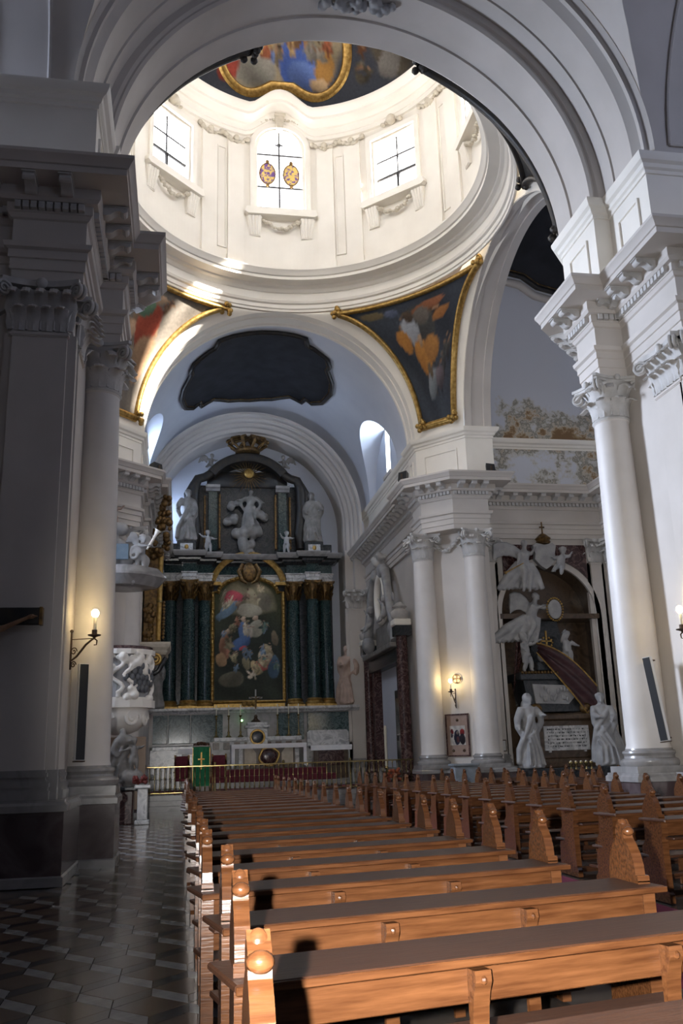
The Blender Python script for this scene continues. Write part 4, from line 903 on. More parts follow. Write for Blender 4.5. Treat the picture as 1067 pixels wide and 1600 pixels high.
def saint(h, face=(0, -1, 0), lean=0.0, lhand=None, rhand=None, seed=0, veil=False, beard=False, sway=.03, cloak=True, folds=9):
    # standing draped figure about h tall, base at origin; hands given in units of h
    m = MB(); s = h; sw = sway
    robe(m, [(0, 0, 0, .17 * s, .13 * s), (0, 0, .02 * s, .175 * s, .135 * s), (sw * s * .5, 0, .25 * s, .135 * s, .11 * s), (sw * s, 0, .45 * s, .125 * s, .105 * s), (sw * s, 0, .56 * s, .115 * s, .09 * s), (sw * .6 * s, 0, .63 * s, .095 * s, .078 * s), (sw * .2 * s + lean * s * .4, 0, .74 * s, .115 * s, .085 * s), (lean * s * .7, 0, .80 * s, .118 * s, .078 * s), (lean * s * .8, 0, .835 * s, .06 * s, .05 * s)], folds, .16, seed)
    hd = Vector((lean * s, 0, .92 * s)); fv = Vector(face).normalized()
    T(m, [(lean * s * .8, 0, .80 * s), (lean * s * .9, 0, .87 * s)], [.05 * s, .042 * s]); headg(m, hd + fv * .012 * s, .15 * s, face, 1.0, veil, beard)
    sd = Vector((0, 0, 1)).cross(fv).normalized()
    for sg, tgt in ((-1, lhand), (1, rhand)):
        sh = Vector((lean * s * .7, 0, .795 * s)) + sd * sg * .10 * s
        tgt = Vector(tgt) * s if tgt is not None else Vector((0, 0, .56 * s)) + sd * sg * .15 * s + fv * .08 * s
        mid = (sh + tgt) / 2 + sd * sg * .04 * s - Vector((0, 0, .045 * s)) - fv * .01 * s
        T(m, [sh, sh.lerp(mid, .5), mid, mid.lerp(tgt, .6), tgt], [.055 * s, .058 * s, .052 * s, .045 * s, .026 * s]); hand(m, tgt, tgt - mid, s * .55)
        T(m, [mid, mid - Vector((0, 0, .10 * s)), mid.lerp(Vector((0, 0, .3 * s)), .5) - Vector((0, 0, .1 * s))], [.05 * s, .045 * s, .02 * s])
    if cloak:
        T(m, [Vector((lean * .6 * s, 0, .80 * s)) + sd * .09 * s + fv * .03 * s, Vector((0, 0, .66 * s)) + fv * .09 * s, Vector((sw * s, 0, .50 * s)) - sd * .10 * s + fv * .08 * s, Vector((0, 0, .25 * s)) - sd * .17 * s, Vector((0, 0, .05 * s)) - sd * .19 * s], [.03 * s, .036 * s, .04 * s, .045 * s, .04 * s])
        T(m, [Vector((sw * s, 0, .56 * s)) + sd * .1 * s + fv * .05 * s, Vector((sw * s, 0, .47 * s)) + fv * .11 * s, Vector((sw * s, 0, .40 * s)) - sd * .1 * s + fv * .07 * s], [.025 * s, .03 * s, .03 * s])
        for k in range(4): T(m, [Vector((sw * s, 0, (.52 - .06 * k) * s)) - sd * (.02 + .03 * k) * s + fv * .115 * s, Vector((0, 0, .25 * s)) + sd * (.10 - .06 * k) * s + fv * .12 * s, Vector((0, 0, .03 * s)) + sd * (.14 - .08 * k) * s + fv * .14 * s], [.015 * s, .02 * s, .018 * s], 7)
    for sg in (-1, 1): m.ell(fv * .13 * s + sd * sg * .05 * s + Vector((0, 0, .02 * s)), (.03 * s, .05 * s, .022 * s), 8, 6)
    return m
def putto(h, face=(0, -1, 0), joints=None, seed=0):
    # chubby nude child; joints: hip, chest, lh, rh, lf, rf in units of h
    j = dict(hip=(0, 0, .42), chest=(0, 0, .66), lh=(-.28, -.1, .6), rh=(.28, -.1, .7), lf=(-.1, 0, 0), rf=(.1, -.04, 0)); j.update(joints or {})
    q = {k: Vector(v) * h for k, v in j.items()}; m = MB(); s = h; up = (q['chest'] - q['hip']).normalized(); fv = Vector(face).normalized(); sd = Vector((0, 0, 1)).cross(fv).normalized()
    T(m, [q['hip'] - up * .05 * s, q['hip'], q['hip'].lerp(q['chest'], .5), q['chest'], q['chest'] + up * .09 * s], [.09 * s, .115 * s, .12 * s, .105 * s, .05 * s], 14)
    hd = q['chest'] + up * .22 * s; headg(m, hd, .24 * s, face, 1.15)
    for sg, hn in ((-1, 'lh'), (1, 'rh')):
        sh = q['chest'] + sd * sg * .11 * s + up * .03 * s; e = (sh + q[hn]) / 2 + Vector((0, 0, -.03 * s)) + sd * sg * .03 * s
        T(m, [sh, sh.lerp(e, .6), e, e.lerp(q[hn], .5), q[hn]], [.055 * s, .056 * s, .044 * s, .044 * s, .026 * s]); hand(m, q[hn], q[hn] - e, s * .75)
    for sg, fn in ((-1, 'lf'), (1, 'rf')):
        hp = q['hip'] + sd * sg * .065 * s; k = (hp + q[fn]) / 2 + fv * .06 * s
        T(m, [hp, hp.lerp(k, .5), k, k.lerp(q[fn], .45), q[fn] + Vector((0, 0, .03 * s))], [.085 * s, .085 * s, .06 * s, .062 * s, .035 * s]); m.ell(q[fn] + fv * .04 * s + Vector((0, 0, .025 * s)), (.035 * s, .06 * s, .028 * s), 8, 6)
    T(m, [q['hip'] + sd * .13 * s, q['hip'] + fv * .11 * s + up * .02 * s, q['hip'] - sd * .13 * s - up * .04 * s, q['hip'] - sd * .16 * s - Vector((0, 0, .2 * s))], [.035 * s, .045 * s, .04 * s, .02 * s])
    return m
def wing(m, root, tip, drop, n=9, th=.03):
    n = n * 2
    # feathered wing: leading edge from root to tip, feathers hanging along `drop`
    root = Vector(root); tip = Vector(tip); drop = Vector(drop); L = (tip - root).length
    lead = [root.lerp(tip, t) - drop * (.35 * math.sin(PI * t)) for t in (0, .25, .5, .75, 1)]; m.tube(lead, [th * 2, th * 2.2, th * 1.8, th * 1.4, th], 8)
    for k in range(n):
        t = (k + .5) / n; p = root.lerp(tip, t) - drop * (.35 * math.sin(PI * t)); e = p + drop * (.55 + .55 * t) + (tip - root) * (.16 * t); md = p.lerp(e, .5)
        m.tube([p, md, e], [L * .09, L * .10, L * .03], 8, flat=.3); m.tube([p, p.lerp(e, .45)], [L * .10, L * .05], 8, flat=.42)
def place(name, mb, mat, label, cat, loc, rz=0, voxel=.03, group=None, sm=2, scale=(1, 1, 1)):
    o = link(name, remesh(mb, name, M[mat], voxel, smooth_it=sm), None, loc, (0, 0, rz), scale); ORG[o.name] = tuple(loc); return tag(o, label, cat, group)
def cloud(m, pts, seed=0):
    rd = random.Random(seed)
    for p in pts:
        for k in range(5): m.ell(Vector(p[:3]) + Vector((rd.uniform(-1, 1), rd.uniform(-.4, .4), rd.uniform(-.6, .6))) * p[3] * .7, p[3] * rd.uniform(.45, .75), 10, 8)
# ================================================================== HIGH ALTAR
CXA = 3.15
AT = thing('altarpiece', 'towering dark green marble altarpiece at the end of the chancel', 'altarpiece', (CXA, 43.3, .5))
# lower wall: pale plinth, green panels, moulded ledge
MB().cbox(-1.55, 8.0, 42.25, 44.5, .5, 2.3, .02).build('plinth', M['pale_marble'], AT)
MB().cbox(-1.45, 7.9, 42.35, 44.5, 2.3, 3.75, .02).build('podium', M['grey_marble'], AT)
for x0, x1 in ((-1.3, -.55), (-.5, .45), (.5, 1.9), (4.4, 5.6), (5.75, 7.7)): MB().cbox(x0, x1, 42.29, 42.36, 2.42, 3.66, .02).build('panel', M['green_panel'], AT)
MB().cbox(-1.3, -.1, 42.18, 42.26, .9, 2.15, .02).build('panel', M['pale_marble'], AT)
LP = [(-1.62, 42.1), (8.15, 42.1)]
MB().sweep(LP[::-1], [(-.3, 3.7), (.0, 3.7), (.04, 3.76), (.10, 3.8), (.16, 3.84), (.16, 3.94), (-2.3, 3.96)], ).build('ledge', M['pale_marble'], AT)
def small_col(parent, x, y, z0, zt, zc, r=.32):
    c = MB(); c.box(x - r * 1.3, x + r * 1.3, y - r * 1.3, y + r * 1.3, z0, z0 + .12); c.lathe([(r * 1.3, .12), (r * 1.35, .18), (r * 1.2, .24), (r * 1.1, .28), (r * 1.2, .33), (r * 1.03, .4)], (x, y, z0), 24)
    H = zt - z0; pr = [(r, .38)] + [(r * (1 - .14 * (k / 10) ** 1.6), .38 + (H - .38) * k / 10) for k in range(1, 11)]
    sh = MB().lathe(pr, (x, y, z0), 28).build('shaft', M['green_marble'], parent, smooth=40); c.build('column_base', M['gold'], sh, smooth=40)
    cp = MB(); rt = r * .86; cp.lathe([(rt, 0), (rt * 1.02, (zc - zt) * .6), (rt * 1.4, (zc - zt) * .9)], (x, y, zt), 20); cp.merge(abacus_mesh(rt * 1.6, .12), Matrix.Translation((x, y, zc)))
    lo = leafs = None
    for i in range(8):
        for row, (hh, ou) in enumerate((((zc - zt) * .4, .13), ((zc - zt) * .72, .17))):
            a = i * PI / 4 + row * PI / 8; L = MB(); ca, sa = math.cos(a), math.sin(a)
            P_ = lambda u, t: (x + (rt + ou * t ** 2.2) * ca - u * sa, y + (rt + ou * t ** 2.2) * sa + u * ca, zt + .03 + hh * t)
            L.tube([P_(0, 0), P_(0, .5), P_(0, .85), P_(0, 1.0)], [.09, .11, .09, .04], 6, flat=.45); cp.merge(L)
    for i in range(4):
        a = PI / 4 + i * PI / 2; cp.ell((x + rt * 1.5 * math.cos(a), y + rt * 1.5 * math.sin(a), zt + (zc - zt) * .78), .09, 8, 6)
    cp.build('column_capital', M['gold_dark'], sh, smooth=50)
for x, y in ((-.53, 43.25), (.33, 42.85), (1.08, 43.25), (5.33, 43.25), (6.2, 42.85), (6.87, 43.25)): small_col(AT, x, y, 3.95, 8.99, 9.9)
MB().cbox(-1.0, 7.3, 43.75, 44.5, 3.95, 10.0, .02).build('back_wall_slab', M['dark_stone'], AT)
for x in (-.53, 1.08, 5.33, 6.87): MB().cbox(x - .3, x + .3, 43.55, 43.8, 3.95, 9.9, .02).build('green_pilaster', M['green_marble'], AT)
EP = [(7.2, 44.4), (7.2, 43.0), (6.5, 43.0), (6.5, 42.6), (5.9, 42.6), (5.9, 43.0), (4.98, 43.0), (4.98, 43.45), (1.4, 43.45), (1.4, 43.0), (.63, 43.0), (.63, 42.6), (.03, 42.6), (.03, 43.0), (-.85, 43.0), (-.85, 44.4)]
MB().sweep(EP, [(-.4, 9.9), (0, 9.9), (0, 10.05), (.03, 10.06), (.03, 10.22), (.08, 10.26), (.08, 10.3), (-.3, 10.32)]).build('architrave', M['pale_marble'], AT)
MB().sweep(EP, [(-.4, 10.3), (.0, 10.3), (.0, 10.72), (-.3, 10.72)]).build('frieze', M['green_marble'], AT)
MB().sweep(EP, [(-.4, 10.72), (.05, 10.72), (.10, 10.8), (.2, 10.86), (.22, 10.95), (.4, 10.98), (.4, 11.06), (.46, 11.12), (.5, 11.2), (.5, 11.24), (-.6, 11.26)]).build('cornice', M['dark_stone'], AT)
MB().sweep(EP, [(.41, 11.0), (.47, 11.1), (.51, 11.2), (.51, 11.25), (.2, 11.26)]).build('cornice_edge', M['grey_marble'], AT)
# main painting in its gilt frame
PF = thing('altar_painting', 'tall round-shouldered oil painting of holy figures in a gilt frame over the high altar', 'painting', (3.14, 42.9, 4.1))
def ptop(x): 
    d = abs(x - 3.14); return 9.42 + (.62 * math.sqrt(max(0, 1 - (d / 1.35) ** 2)) if d < 1.35 else 0)
nu, nv = 70, 130
cm = MB(); cu = []
for j in range(nv + 1):
    for i in range(nu + 1):
        u, v_ = i / nu, j / nv; x = 1.56 + 3.16 * u; cm.v.append((x, 43.32, 4.36 + (ptop(x) - 4.36) * v_)); cu.append((u, v_ * 1.75))
cm.f = [(j * (nu + 1) + i, j * (nu + 1) + i + 1, (j + 1) * (nu + 1) + i + 1, (j + 1) * (nu + 1) + i) for j in range(nv) for i in range(nu)]
pa = [(.5, 1.5, .45, .3, 0, (.20, .17, .09), .7), (.28, 1.5, .16, .12, -.5, (.42, .03, .05), .5), (.2, 1.36, .2, .1, .3, (.10, .17, .24), .6), (.55, 1.45, .1, .2, .1, (.33, .27, .15), .5), (.75, 1.45, .12, .14, .2, (.18, .15, .10), .5), (.52, 1.3, .2, .1, 0, (.30, .26, .18), .6),
      (.45, .98, .11, .17, .1, (.06, .13, .30), .5), (.44, 1.17, .04, .05, 0, FLE, .5), (.62, 1.02, .1, .14, -.2, (.34, .31, .22), .5), (.60, 1.18, .04, .045, 0, FLE, .5), (.4, .82, .14, .1, .3, (.04, .09, .22), .5), (.15, .8, .09, .2, .1, (.30, .13, .06), .5), (.2, 1.0, .05, .06, 0, FLE, .5), (.08, .62, .08, .12, .4, (.36, .2, .08), .5),
      (.73, .5, .17, .10, .35, (.46, .07, .05), .5), (.75, .66, .1, .1, 0, (.36, .28, .18), .5), (.8, .76, .045, .05, 0, FLE, .5), (.62, .46, .08, .12, .5, (.40, .28, .12), .5), (.47, .52, .06, .1, 0, (.24, .2, .1), .5), (.88, .5, .08, .2, -.1, (.05, .10, .16), .5), (.42, .74, .05, .04, 0, (.4, .03, .04), .5), (.25, .3, .2, .12, 0, (.10, .09, .06), .5), (.9, .95, .06, .12, 0, (.16, .12, .07), .5)]
pa += figures(24, (.08, .92, .3, 1.15), 17, [(.34, .12, .06), (.12, .18, .26), (.36, .28, .15), (.24, .2, .1), (.1, .17, .14), (.4, .33, .24)], (.05, .085)) + figures(8, (.1, .9, 1.35, 1.65), 7, [(.40, .32, .18), (.3, .26, .16), (.26, .16, .1)], (.05, .08))
cv = cm.build('canvas', M['canvas'], PF); pa = [(p[0], p[1], p[2], p[3], p[4], tuple((x * .75 + .25 * sum(p[5]) / 3) * 1.4 for x in p[5]), p[6]) for p in pa]; paint(cv.data, cu, lambda u, v: (.035 + .04 * max(0, v - 1), .04 + .035 * max(0, v - 1), .032), pa, 8, .035)
fr = MB(); pts = [(1.45, 4.2), (1.45, 9.42)] + [(3.14 - 1.35 * math.cos(PI * k / 20) * 1.0, 9.42 + .78 * math.sin(PI * k / 20)) for k in range(1, 20)] + [(4.83, 9.42), (4.83, 4.2)]
pts = [(1.45, 4.26), (1.45, 9.42), (1.72, 9.42)] + [(3.14 - 1.42 * math.cos(PI * k / 16), 9.42 + .72 * math.sin(PI * k / 16)) for k in range(1, 16)] + [(4.56, 9.42), (4.83, 9.42), (4.83, 4.26), (1.45, 4.26)]
for dy, r, off in ((43.28, .10, 0), (43.22, .06, 0)): fr.tube([(x, dy, z) for x, z in pts], r, 8)
for k in range(18): 
    a = PI * (k + .5) / 18; fr.ell((3.14 - 1.42 * math.cos(a), 43.14, 9.42 + .72 * math.sin(a)), .07, 7, 5)
for k in range(26): fr.ell((1.45, 43.14, 4.4 + .2 * k), .055, 6, 5); fr.ell((4.83, 43.14, 4.4 + .2 * k), .055, 6, 5)
fr.build('frame', M['gold'], PF, smooth=50)
hd = MB().arch((3.14, 9.5), [(1.62, 43.3), (1.62, 43.12), (1.78, 43.05), (1.9, 43.1), (1.9, 43.3)], 'y', math.radians(15), math.radians(165), 24); hd.box(1.2, 1.85, 43.08, 43.35, 9.75, 9.9); hd.box(4.43, 5.08, 43.08, 43.35, 9.75, 9.9); hd.build('frame_hood', M['gold'], PF, smooth=40)
ct = MB(); ct.ell((3.18, 43.0, 10.35), (.36, .16, .48), 14, 10); 
for sg in (-1, 1): ct.tube([(3.18 + sg * .3, 43.0, 10.75), (3.18 + sg * .5, 42.98, 10.4), (3.18 + sg * .35, 43.0, 9.95), (3.18 + sg * .1, 43.0, 9.82)], [.09, .12, .1, .06], 8)
ct.build('cartouche', M['gold_dark'], PF, smooth=60)
# gilded base strip and tabernacle throne under the painting
sb = MB().cbox(1.5, 4.8, 42.75, 43.2, 3.96, 4.16, .02); 
for k in range(3): sb.ell((2.9 + .22 * k, 42.7, 4.12), .12, 8, 6)
tag(sb.build('gilded_step', M['gold'], smooth=40), 'gilded step with scrolls below the altar painting', 'step')
# upper storey
ATT = MB(); ATT.cbox(.45, 5.85, 43.7, 44.5, 11.25, 14.9, .03); ATT.build('attic_body', M['dark_stone'], AT)
hood = MB(); hood.arch((CXA, 14.0), [(2.05, 43.4), (2.05, 43.15), (2.2, 43.05), (2.42, 43.05), (2.5, 43.2), (2.5, 44.4), (2.05, 44.4)], 'y', math.radians(38), math.radians(142), 28, close_prof=True)
for sg in (-1, 1):
    hood.tube([(CXA + sg * 1.75, 43.3, 15.45), (CXA + sg * 2.1, 43.3, 15.2), (CXA + sg * 2.45, 43.3, 15.1), (CXA + sg * 2.65, 43.35, 14.7), (CXA + sg * 2.7, 43.4, 13.6), (CXA + sg * 2.55, 43.4, 12.4), (CXA + sg * 2.6, 43.4, 11.6)], [.2, .22, .24, .28, .3, .28, .22], 12)
    hood.tube([(CXA + sg * 2.7, 43.3, 14.9), (CXA + sg * 2.95, 43.3, 14.3), (CXA + sg * 2.85, 43.3, 13.2), (CXA + sg * 2.75, 43.3, 12.3)], [.12, .2, .18, .08], 10)
hood.cbox(CXA - 2.0, CXA + 2.0, 43.6, 44.4, 14.8, 15.6, .03); hood.build('draped_hood', M['black_frame'], AT, smooth=50)
for sg in (-1, 1):
    small = MB(); small.cbox(CXA + sg * 1.72 - .22, CXA + sg * 1.72 + .22, 43.35, 43.75, 11.5, 14.5, .02); small.build('green_pilaster', M['green_marble'], AT)
    g = MB(); g.cbox(CXA + sg * 1.38 - .05, CXA + sg * 1.38 + .05, 43.4, 43.7, 11.6, 14.4, .02); g.cbox(CXA + sg * 2.1 - .05, CXA + sg * 2.1 + .05, 43.45, 43.7, 11.6, 14.3, .02); g.build('gilt_fillet', M['gold_dark'], AT)
    q = MB().sweep([(CXA + sg * 1.72 + .35, 43.3), (CXA + sg * 1.72 - .35, 43.3)], [(-.3, 14.5), (0, 14.5), (.06, 14.6), (.16, 14.66), (.2, 14.78), (-.4, 14.82)]); q.build('capital_block', M['grey_marble'], AT)
# central relief: saint carried by clouds
rl = MB(); cloud(rl, [(CXA, 43.35, 11.75, .42), (CXA - .45, 43.4, 12.3, .4), (CXA + .5, 43.4, 12.4, .42), (CXA - .85, 43.45, 13.1, .35), (CXA + .85, 43.45, 13.2, .35), (CXA, 43.3, 11.2, .36), (CXA - .7, 43.45, 13.8, .3), (CXA + .1, 43.4, 12.7, .4)], 4)
sm_ = saint(2.0, (-.3, -1, .2), 0.03, (-.3, -.1, .7), (.3, -.08, .66), 5); rl.merge(sm_, Matrix.Translation((CXA + .1, 43.35, 12.6)))
o = link('relief', remesh(rl, 'relief', M['statue_dark'], .055, AT), AT)
for sg in (-1, 1): pass
gl = MB().ell((CXA + .05, 43.25, 15.42), (.26, .1, .26), 18, 12); gl.build('gilded_disc', M['gold'], AT, smooth=60)
ry = MB()
for k in range(28):
    a = 2 * PI * k / 28; L = .75 + .35 * ((k * 7) % 5) / 5; ry.tube([(CXA + .05 + .25 * math.cos(a), 43.42, 15.42 + .25 * math.sin(a)), (CXA + .05 + L * math.cos(a), 43.5, 15.42 + L * math.sin(a))], [.03, .008], 5)
ry.build('gilded_rays', M['gold_dark'], AT)
# crown and cross on top
cw = MB(); cw.lathe([(.55, 16.5), (.62, 16.55), (.62, 16.7), (.55, 16.75)], (CXA, 43.4, 0), 24)
for k in range(10):
    a = 2 * PI * k / 10; x, y = math.cos(a), math.sin(a); cw.tube([(CXA + .58 * x, 43.4 + .58 * y, 16.7), (CXA + .95 * x, 43.4 + .8 * y, 16.95), (CXA + .98 * x, 43.4 + .8 * y, 17.15), (CXA + .55 * x, 43.4 + .55 * y, 17.3), (CXA, 43.4, 17.25)], [.07, .09, .1, .08, .06], 7); cw.ell((CXA + 1.0 * x, 43.4 + .8 * y, 17.12), .1, 8, 6)
cw.ell((CXA, 43.4, 17.4), .15, 10, 8); cw.build('crown', M['gold_dark'], AT, smooth=60)
MB().box(CXA - .05, CXA + .05, 43.35, 43.45, 17.5, 18.05).box(CXA - .22, CXA + .22, 43.35, 43.45, 17.76, 17.86).build('cross', M['iron'], AT)
# pedestals and statues of the upper storey
for sg, x in ((-1, .18), (1, 6.33)):
    MB().cbox(x - .45, x + .45, 42.75, 43.6, 11.26, 11.85, .02).build('statue_pedestal', M['dark_stone'], AT); MB().cbox(x - .3, x + .3, 42.70, 42.76, 11.34, 11.7, .01).build('pedestal_panel', M['pale_marble'], AT); MB().ell((x, 42.68, 11.52), (.1, .04, .12), 8, 6).build('gilt_emblem', M['gold'], AT)
    MB().cbox(x + sg * .55 - .35, x + sg * .55 + .35, 43.0, 43.8, 11.26, 11.75, .02).build('side_pedestal', M['dark_stone'], AT)
place('statue', saint(2.65, (.4, -1, 0), .02, (-.16, -.12, .62), (.14, -.12, .5), 1, beard=True), 'statue_dark', 'grey stone saint standing left on top of the altarpiece cornice', 'statue', (.18, 43.1, 11.85), 0, .045, 'stone figures on the altarpiece')
place('statue', saint(2.6, (-.4, -1, 0), -.02, (-.13, -.12, .55), (.17, -.1, .66), 2, veil=True), 'statue_dark', 'grey stone saint standing right on top of the altarpiece cornice', 'statue', (6.33, 43.1, 11.85), 0, .045, 'stone figures on the altarpiece')
place('putto', putto(1.15, (.5, -1, 0), dict(lh=(-.3, -.1, .75), rh=(.3, -.1, .6))), 'statue', 'small stone putto left of the altarpiece relief', 'statue', (1.2, 42.95, 11.27), 0, .03, 'stone figures on the altarpiece')
place('putto', putto(1.15, (-.5, -1, 0), dict(lh=(-.25, -.1, .8), rh=(.3, .1, .7))), 'statue', 'small stone putto right of the altarpiece relief', 'statue', (5.0, 42.95, 11.27), 0, .03, 'stone figures on the altarpiece')
for sg, nm in ((-1, 'left'), (1, 'right')):
    m_ = putto(1.0, (-sg * .6, -1, 0), dict(lf=(-.25, -.15, .1), rf=(.25, -.15, .12), hip=(0, 0, .3), chest=(-sg * .05, 0, .55), lh=(-.3, -.1, .5), rh=(.3, -.1, .5))); wing(m_, (sg * .1, .1, .6), (sg * .5, .15, .75), (sg * .1, .05, -.4), 6, .02)
    place('angel', m_, 'statue_dark', 'small dark angel seated on the %s slope of the altarpiece hood' % nm, 'statue', (CXA + sg * 1.86, 43.3, 15.55), 0, .03, 'stone figures on the altarpiece')
place('statue', saint(2.75, (-.5, -1, 0), .0, (-.12, -.13, .66), (.13, -.12, .58), 3, veil=True), 'statue_pink', 'pinkish stone saint standing at the right end of the altar ledge', 'statue', (7.72, 42.45, 3.97), 0, .05)
place('statue', saint(2.65, (.5, -1, 0), .0, (-.16, -.1, .6), (.16, -.12, .55), 4), 'statue_dark', 'grey stone saint at the left end of the altar ledge, beside the pulpit', 'statue', (-1.2, 42.45, 3.97), 0, .05)
for sg, x in ((-1, -1.25), (1, 7.75)):
    pass
# altar table on its steps
sf = thing('altar_platform', 'stepped platform with red carpet carrying the altar table', 'platform', (3.6, 41, .5))
MB().cbox(.5, 7.0, 39.2, 42.25, .5, .75, .02).build('step', M['grey_marble'], sf); MB().cbox(1.0, 6.6, 39.6, 42.25, .75, 1.0, .02).build('step', M['red_cloth'], sf); MB().cbox(1.5, 6.2, 40.0, 42.25, 1.0, 1.25, .02).build('step', M['red_cloth'], sf)
al = thing('altar_table', 'altar table with inlaid marble front in the middle of the chancel', 'altar', (3.8, 40.9, 1.25))
MB().cbox(2.6, 5.05, 40.6, 41.4, 1.25, 2.24, .02).build('body', M['brown_stone'], al)
for sg in (-1, 1):
    MB().cbox(3.82 + sg * 1.22 - .09, 3.82 + sg * 1.22 + .09, 40.5, 40.6, 1.25, 2.24, .01).build('corner_pier', M['pale_marble'], al); 
    MB().prism([(3.82 + sg * .55, 1.45), (3.82 + sg * 1.05, 1.45), (3.82 + sg * 1.05, 2.1), (3.82 + sg * .7, 2.1), (3.82 + sg * .55, 1.9)], 40.57, 40.6, 'y').build('inlay_panel', M['ornament'], al)
cg = MB().tube([(3.82 + .42 * math.cos(2 * PI * k / 24) * (1 + .08 * math.sin(8 * PI * k / 24)), 40.54, 1.75 + .38 * math.sin(2 * PI * k / 24)) for k in range(25)], .05, 7, caps=False); cg.ell((3.82, 40.53, 2.15), .09, 8, 6); cg.build('cartouche', M['gold'], al, smooth=50)
MB().ell((3.82, 40.58, 1.75), (.36, .06, .32), 16, 8).build('cartouche_field', M['dark_red_stone'], al, smooth=60)
cl = MB(); cl.cbox(2.2, 5.45, 40.42, 41.5, 2.24, 2.29, .01)
for sg, x in ((-1, 2.2), (1, 5.45)): cl.prism([(40.42, 2.27), (41.5, 2.27), (41.5, 1.45), (40.42, 1.3)], min(x, x - sg * .03), max(x, x - sg * .03), 'x'); cl.box(min(x, x - sg * .14), max(x, x - sg * .14), 40.41, 40.43, 1.35, 2.27)
cl.prism([(2.2 + 3.25 * k / 26, 2.13 if k % 2 else 2.11) for k in range(27)] + [(5.45, 2.28), (2.2, 2.28)], 40.40, 40.42, 'y'); cl.box(2.2, 5.45, 40.41, 40.43, 2.1, 2.28)
tag(cl.build('altar_cloth', M['linen']), 'white linen cloth hanging over the altar table', 'cloth')
gr = thing('gradine', 'tiered marble shelf with tabernacle behind the altar table', 'shelf', (3.5, 41.9, 1.25))
MB().cbox(1.3, 5.6, 41.6, 42.2, 1.25, 2.45, .02).build('lower_tier', M['grey_marble'], gr); MB().cbox(1.5, 5.4, 41.65, 42.2, 2.45, 2.62, .02).build('upper_tier', M['pale_marble'], gr)
for k in range(9): MB().cbox(1.45 + .46 * k, 1.72 + .46 * k, 41.56, 41.62, 2.1, 2.4, .01).build('inlay_panel', M['brown_stone'], gr)
tb = MB(); tb.cbox(2.95, 3.85, 41.45, 42.1, 2.25, 3.0, .03); tb.cbox(2.85, 3.95, 41.4, 42.1, 3.0, 3.12, .02); tb.cbox(2.95, 3.85, 41.45, 42.1, 3.12, 3.25, .02); tb.build('tabernacle', M['pale_marble'], gr)
MB().tube([(3.4 + .3 * math.cos(PI * k / 12), 41.42, 2.6 + .3 * math.sin(PI * k / 12)) for k in range(25)], .05, 7, caps=False).build('tabernacle_rim', M['gold'], gr, smooth=50); MB().ell((3.4, 41.45, 2.6), (.27, .04, .27), 16, 8).build('tabernacle_door', M['dark_stone'], gr, smooth=50)
cx_ = thing('crucifix', 'dark metal crucifix standing on the tabernacle', 'crucifix', (3.35, 41.75, 3.25))
m_ = MB(); m_.lathe([(.2, 0), (.22, .05), (.12, .12), (.06, .2), (.09, .26), (.04, .34)], (3.35, 41.75, 3.25), 14); m_.build('foot', M['iron'], cx_, smooth=50); m_ = MB(); m_.box(3.32, 3.38, 41.72, 41.78, 3.55, 4.7); m_.box(3.05, 3.65, 41.72, 41.78, 4.3, 4.37); m_.build('cross', M['statue'], cx_)
m_ = MB(); T(m_, [(3.35, 41.68, 3.85), (3.35, 41.66, 4.05), (3.35, 41.67, 4.25)], [.03, .04, .05], 8); T(m_, [(3.08, 41.7, 4.36), (3.35, 41.67, 4.27), (3.62, 41.7, 4.36)], [.015, .03, .015], 6); m_.ell((3.36, 41.65, 4.36), .045, 8, 6); m_.build('figure', M['gold_dark'], cx_, smooth=60)
csm = MB().lathe([(.12, 0), (.13, .04), (.06, .1), (.04, .16), (.06, .22), (.03, .3), (.025, .75), (.05, .82), (.025, .86), (.07, .94), (.07, .97)], seg=12).mesh('stem', M['brass'], smooth=40); cnm = MB().lathe([(.024, .97), (.024, 1.4), (.006, 1.43)], seg=10).mesh('candle', M['candle'], smooth=40)
for i, x in enumerate((1.6, 2.15, 2.68, 4.35, 4.85, 5.3)):
    t = thing('candlestick', '%s tall brass altar candlestick %s of the crucifix' % (('outer', 'middle', 'inner')[i if i < 3 else 5 - i], 'left' if i < 3 else 'right'), 'candlestick', (x, 41.9, 2.62), 0, 'altar candlesticks'); link('stem', csm, t); link('candle', cnm, t)
# side tables with cloths
for x0, x1, nm in ((5.75, 7.5, 'right'), (.0, 1.25, 'left')):
    t = thing('credence_table', 'low marble side table %s of the altar' % nm, 'table', ((x0 + x1) / 2, 41.4, .5)); 
    MB().cbox(x0 + .1, x1 - .1, 41.1, 41.9, .75 if nm == 'left' else .75, 2.05, .02).build('body', M['brown_stone'], t); MB().cbox(x0, x1, 41.0, 41.95, 2.05, 2.15, .02).build('top', M['pale_marble'], t)
    MB().cbox(x0 + .3, x1 - .3, 41.05, 41.1, 1.3, 1.95, .01).build('panel', M['dark_red_stone'], t)
    tag(MB().cbox(x0 - .05, x1 + .05, 40.95, 41.9, 2.15, 2.17, .004).box(x0 - .05, x1 + .05, 40.94, 40.955, 1.95, 2.16).build('table_cloth', M['linen']), 'short white cloth on the side table %s of the altar' % nm, 'cloth')
tag(MB().prism([(5.7, 2.2), (7.6, 2.2), (7.6, 2.75), (7.5, 2.85), (5.8, 2.85), (5.7, 2.75)], 41.95, 42.15, 'y').build('cushion_panel', M['pale_marble']), 'pale marble backing slab right of the altar', 'slab')
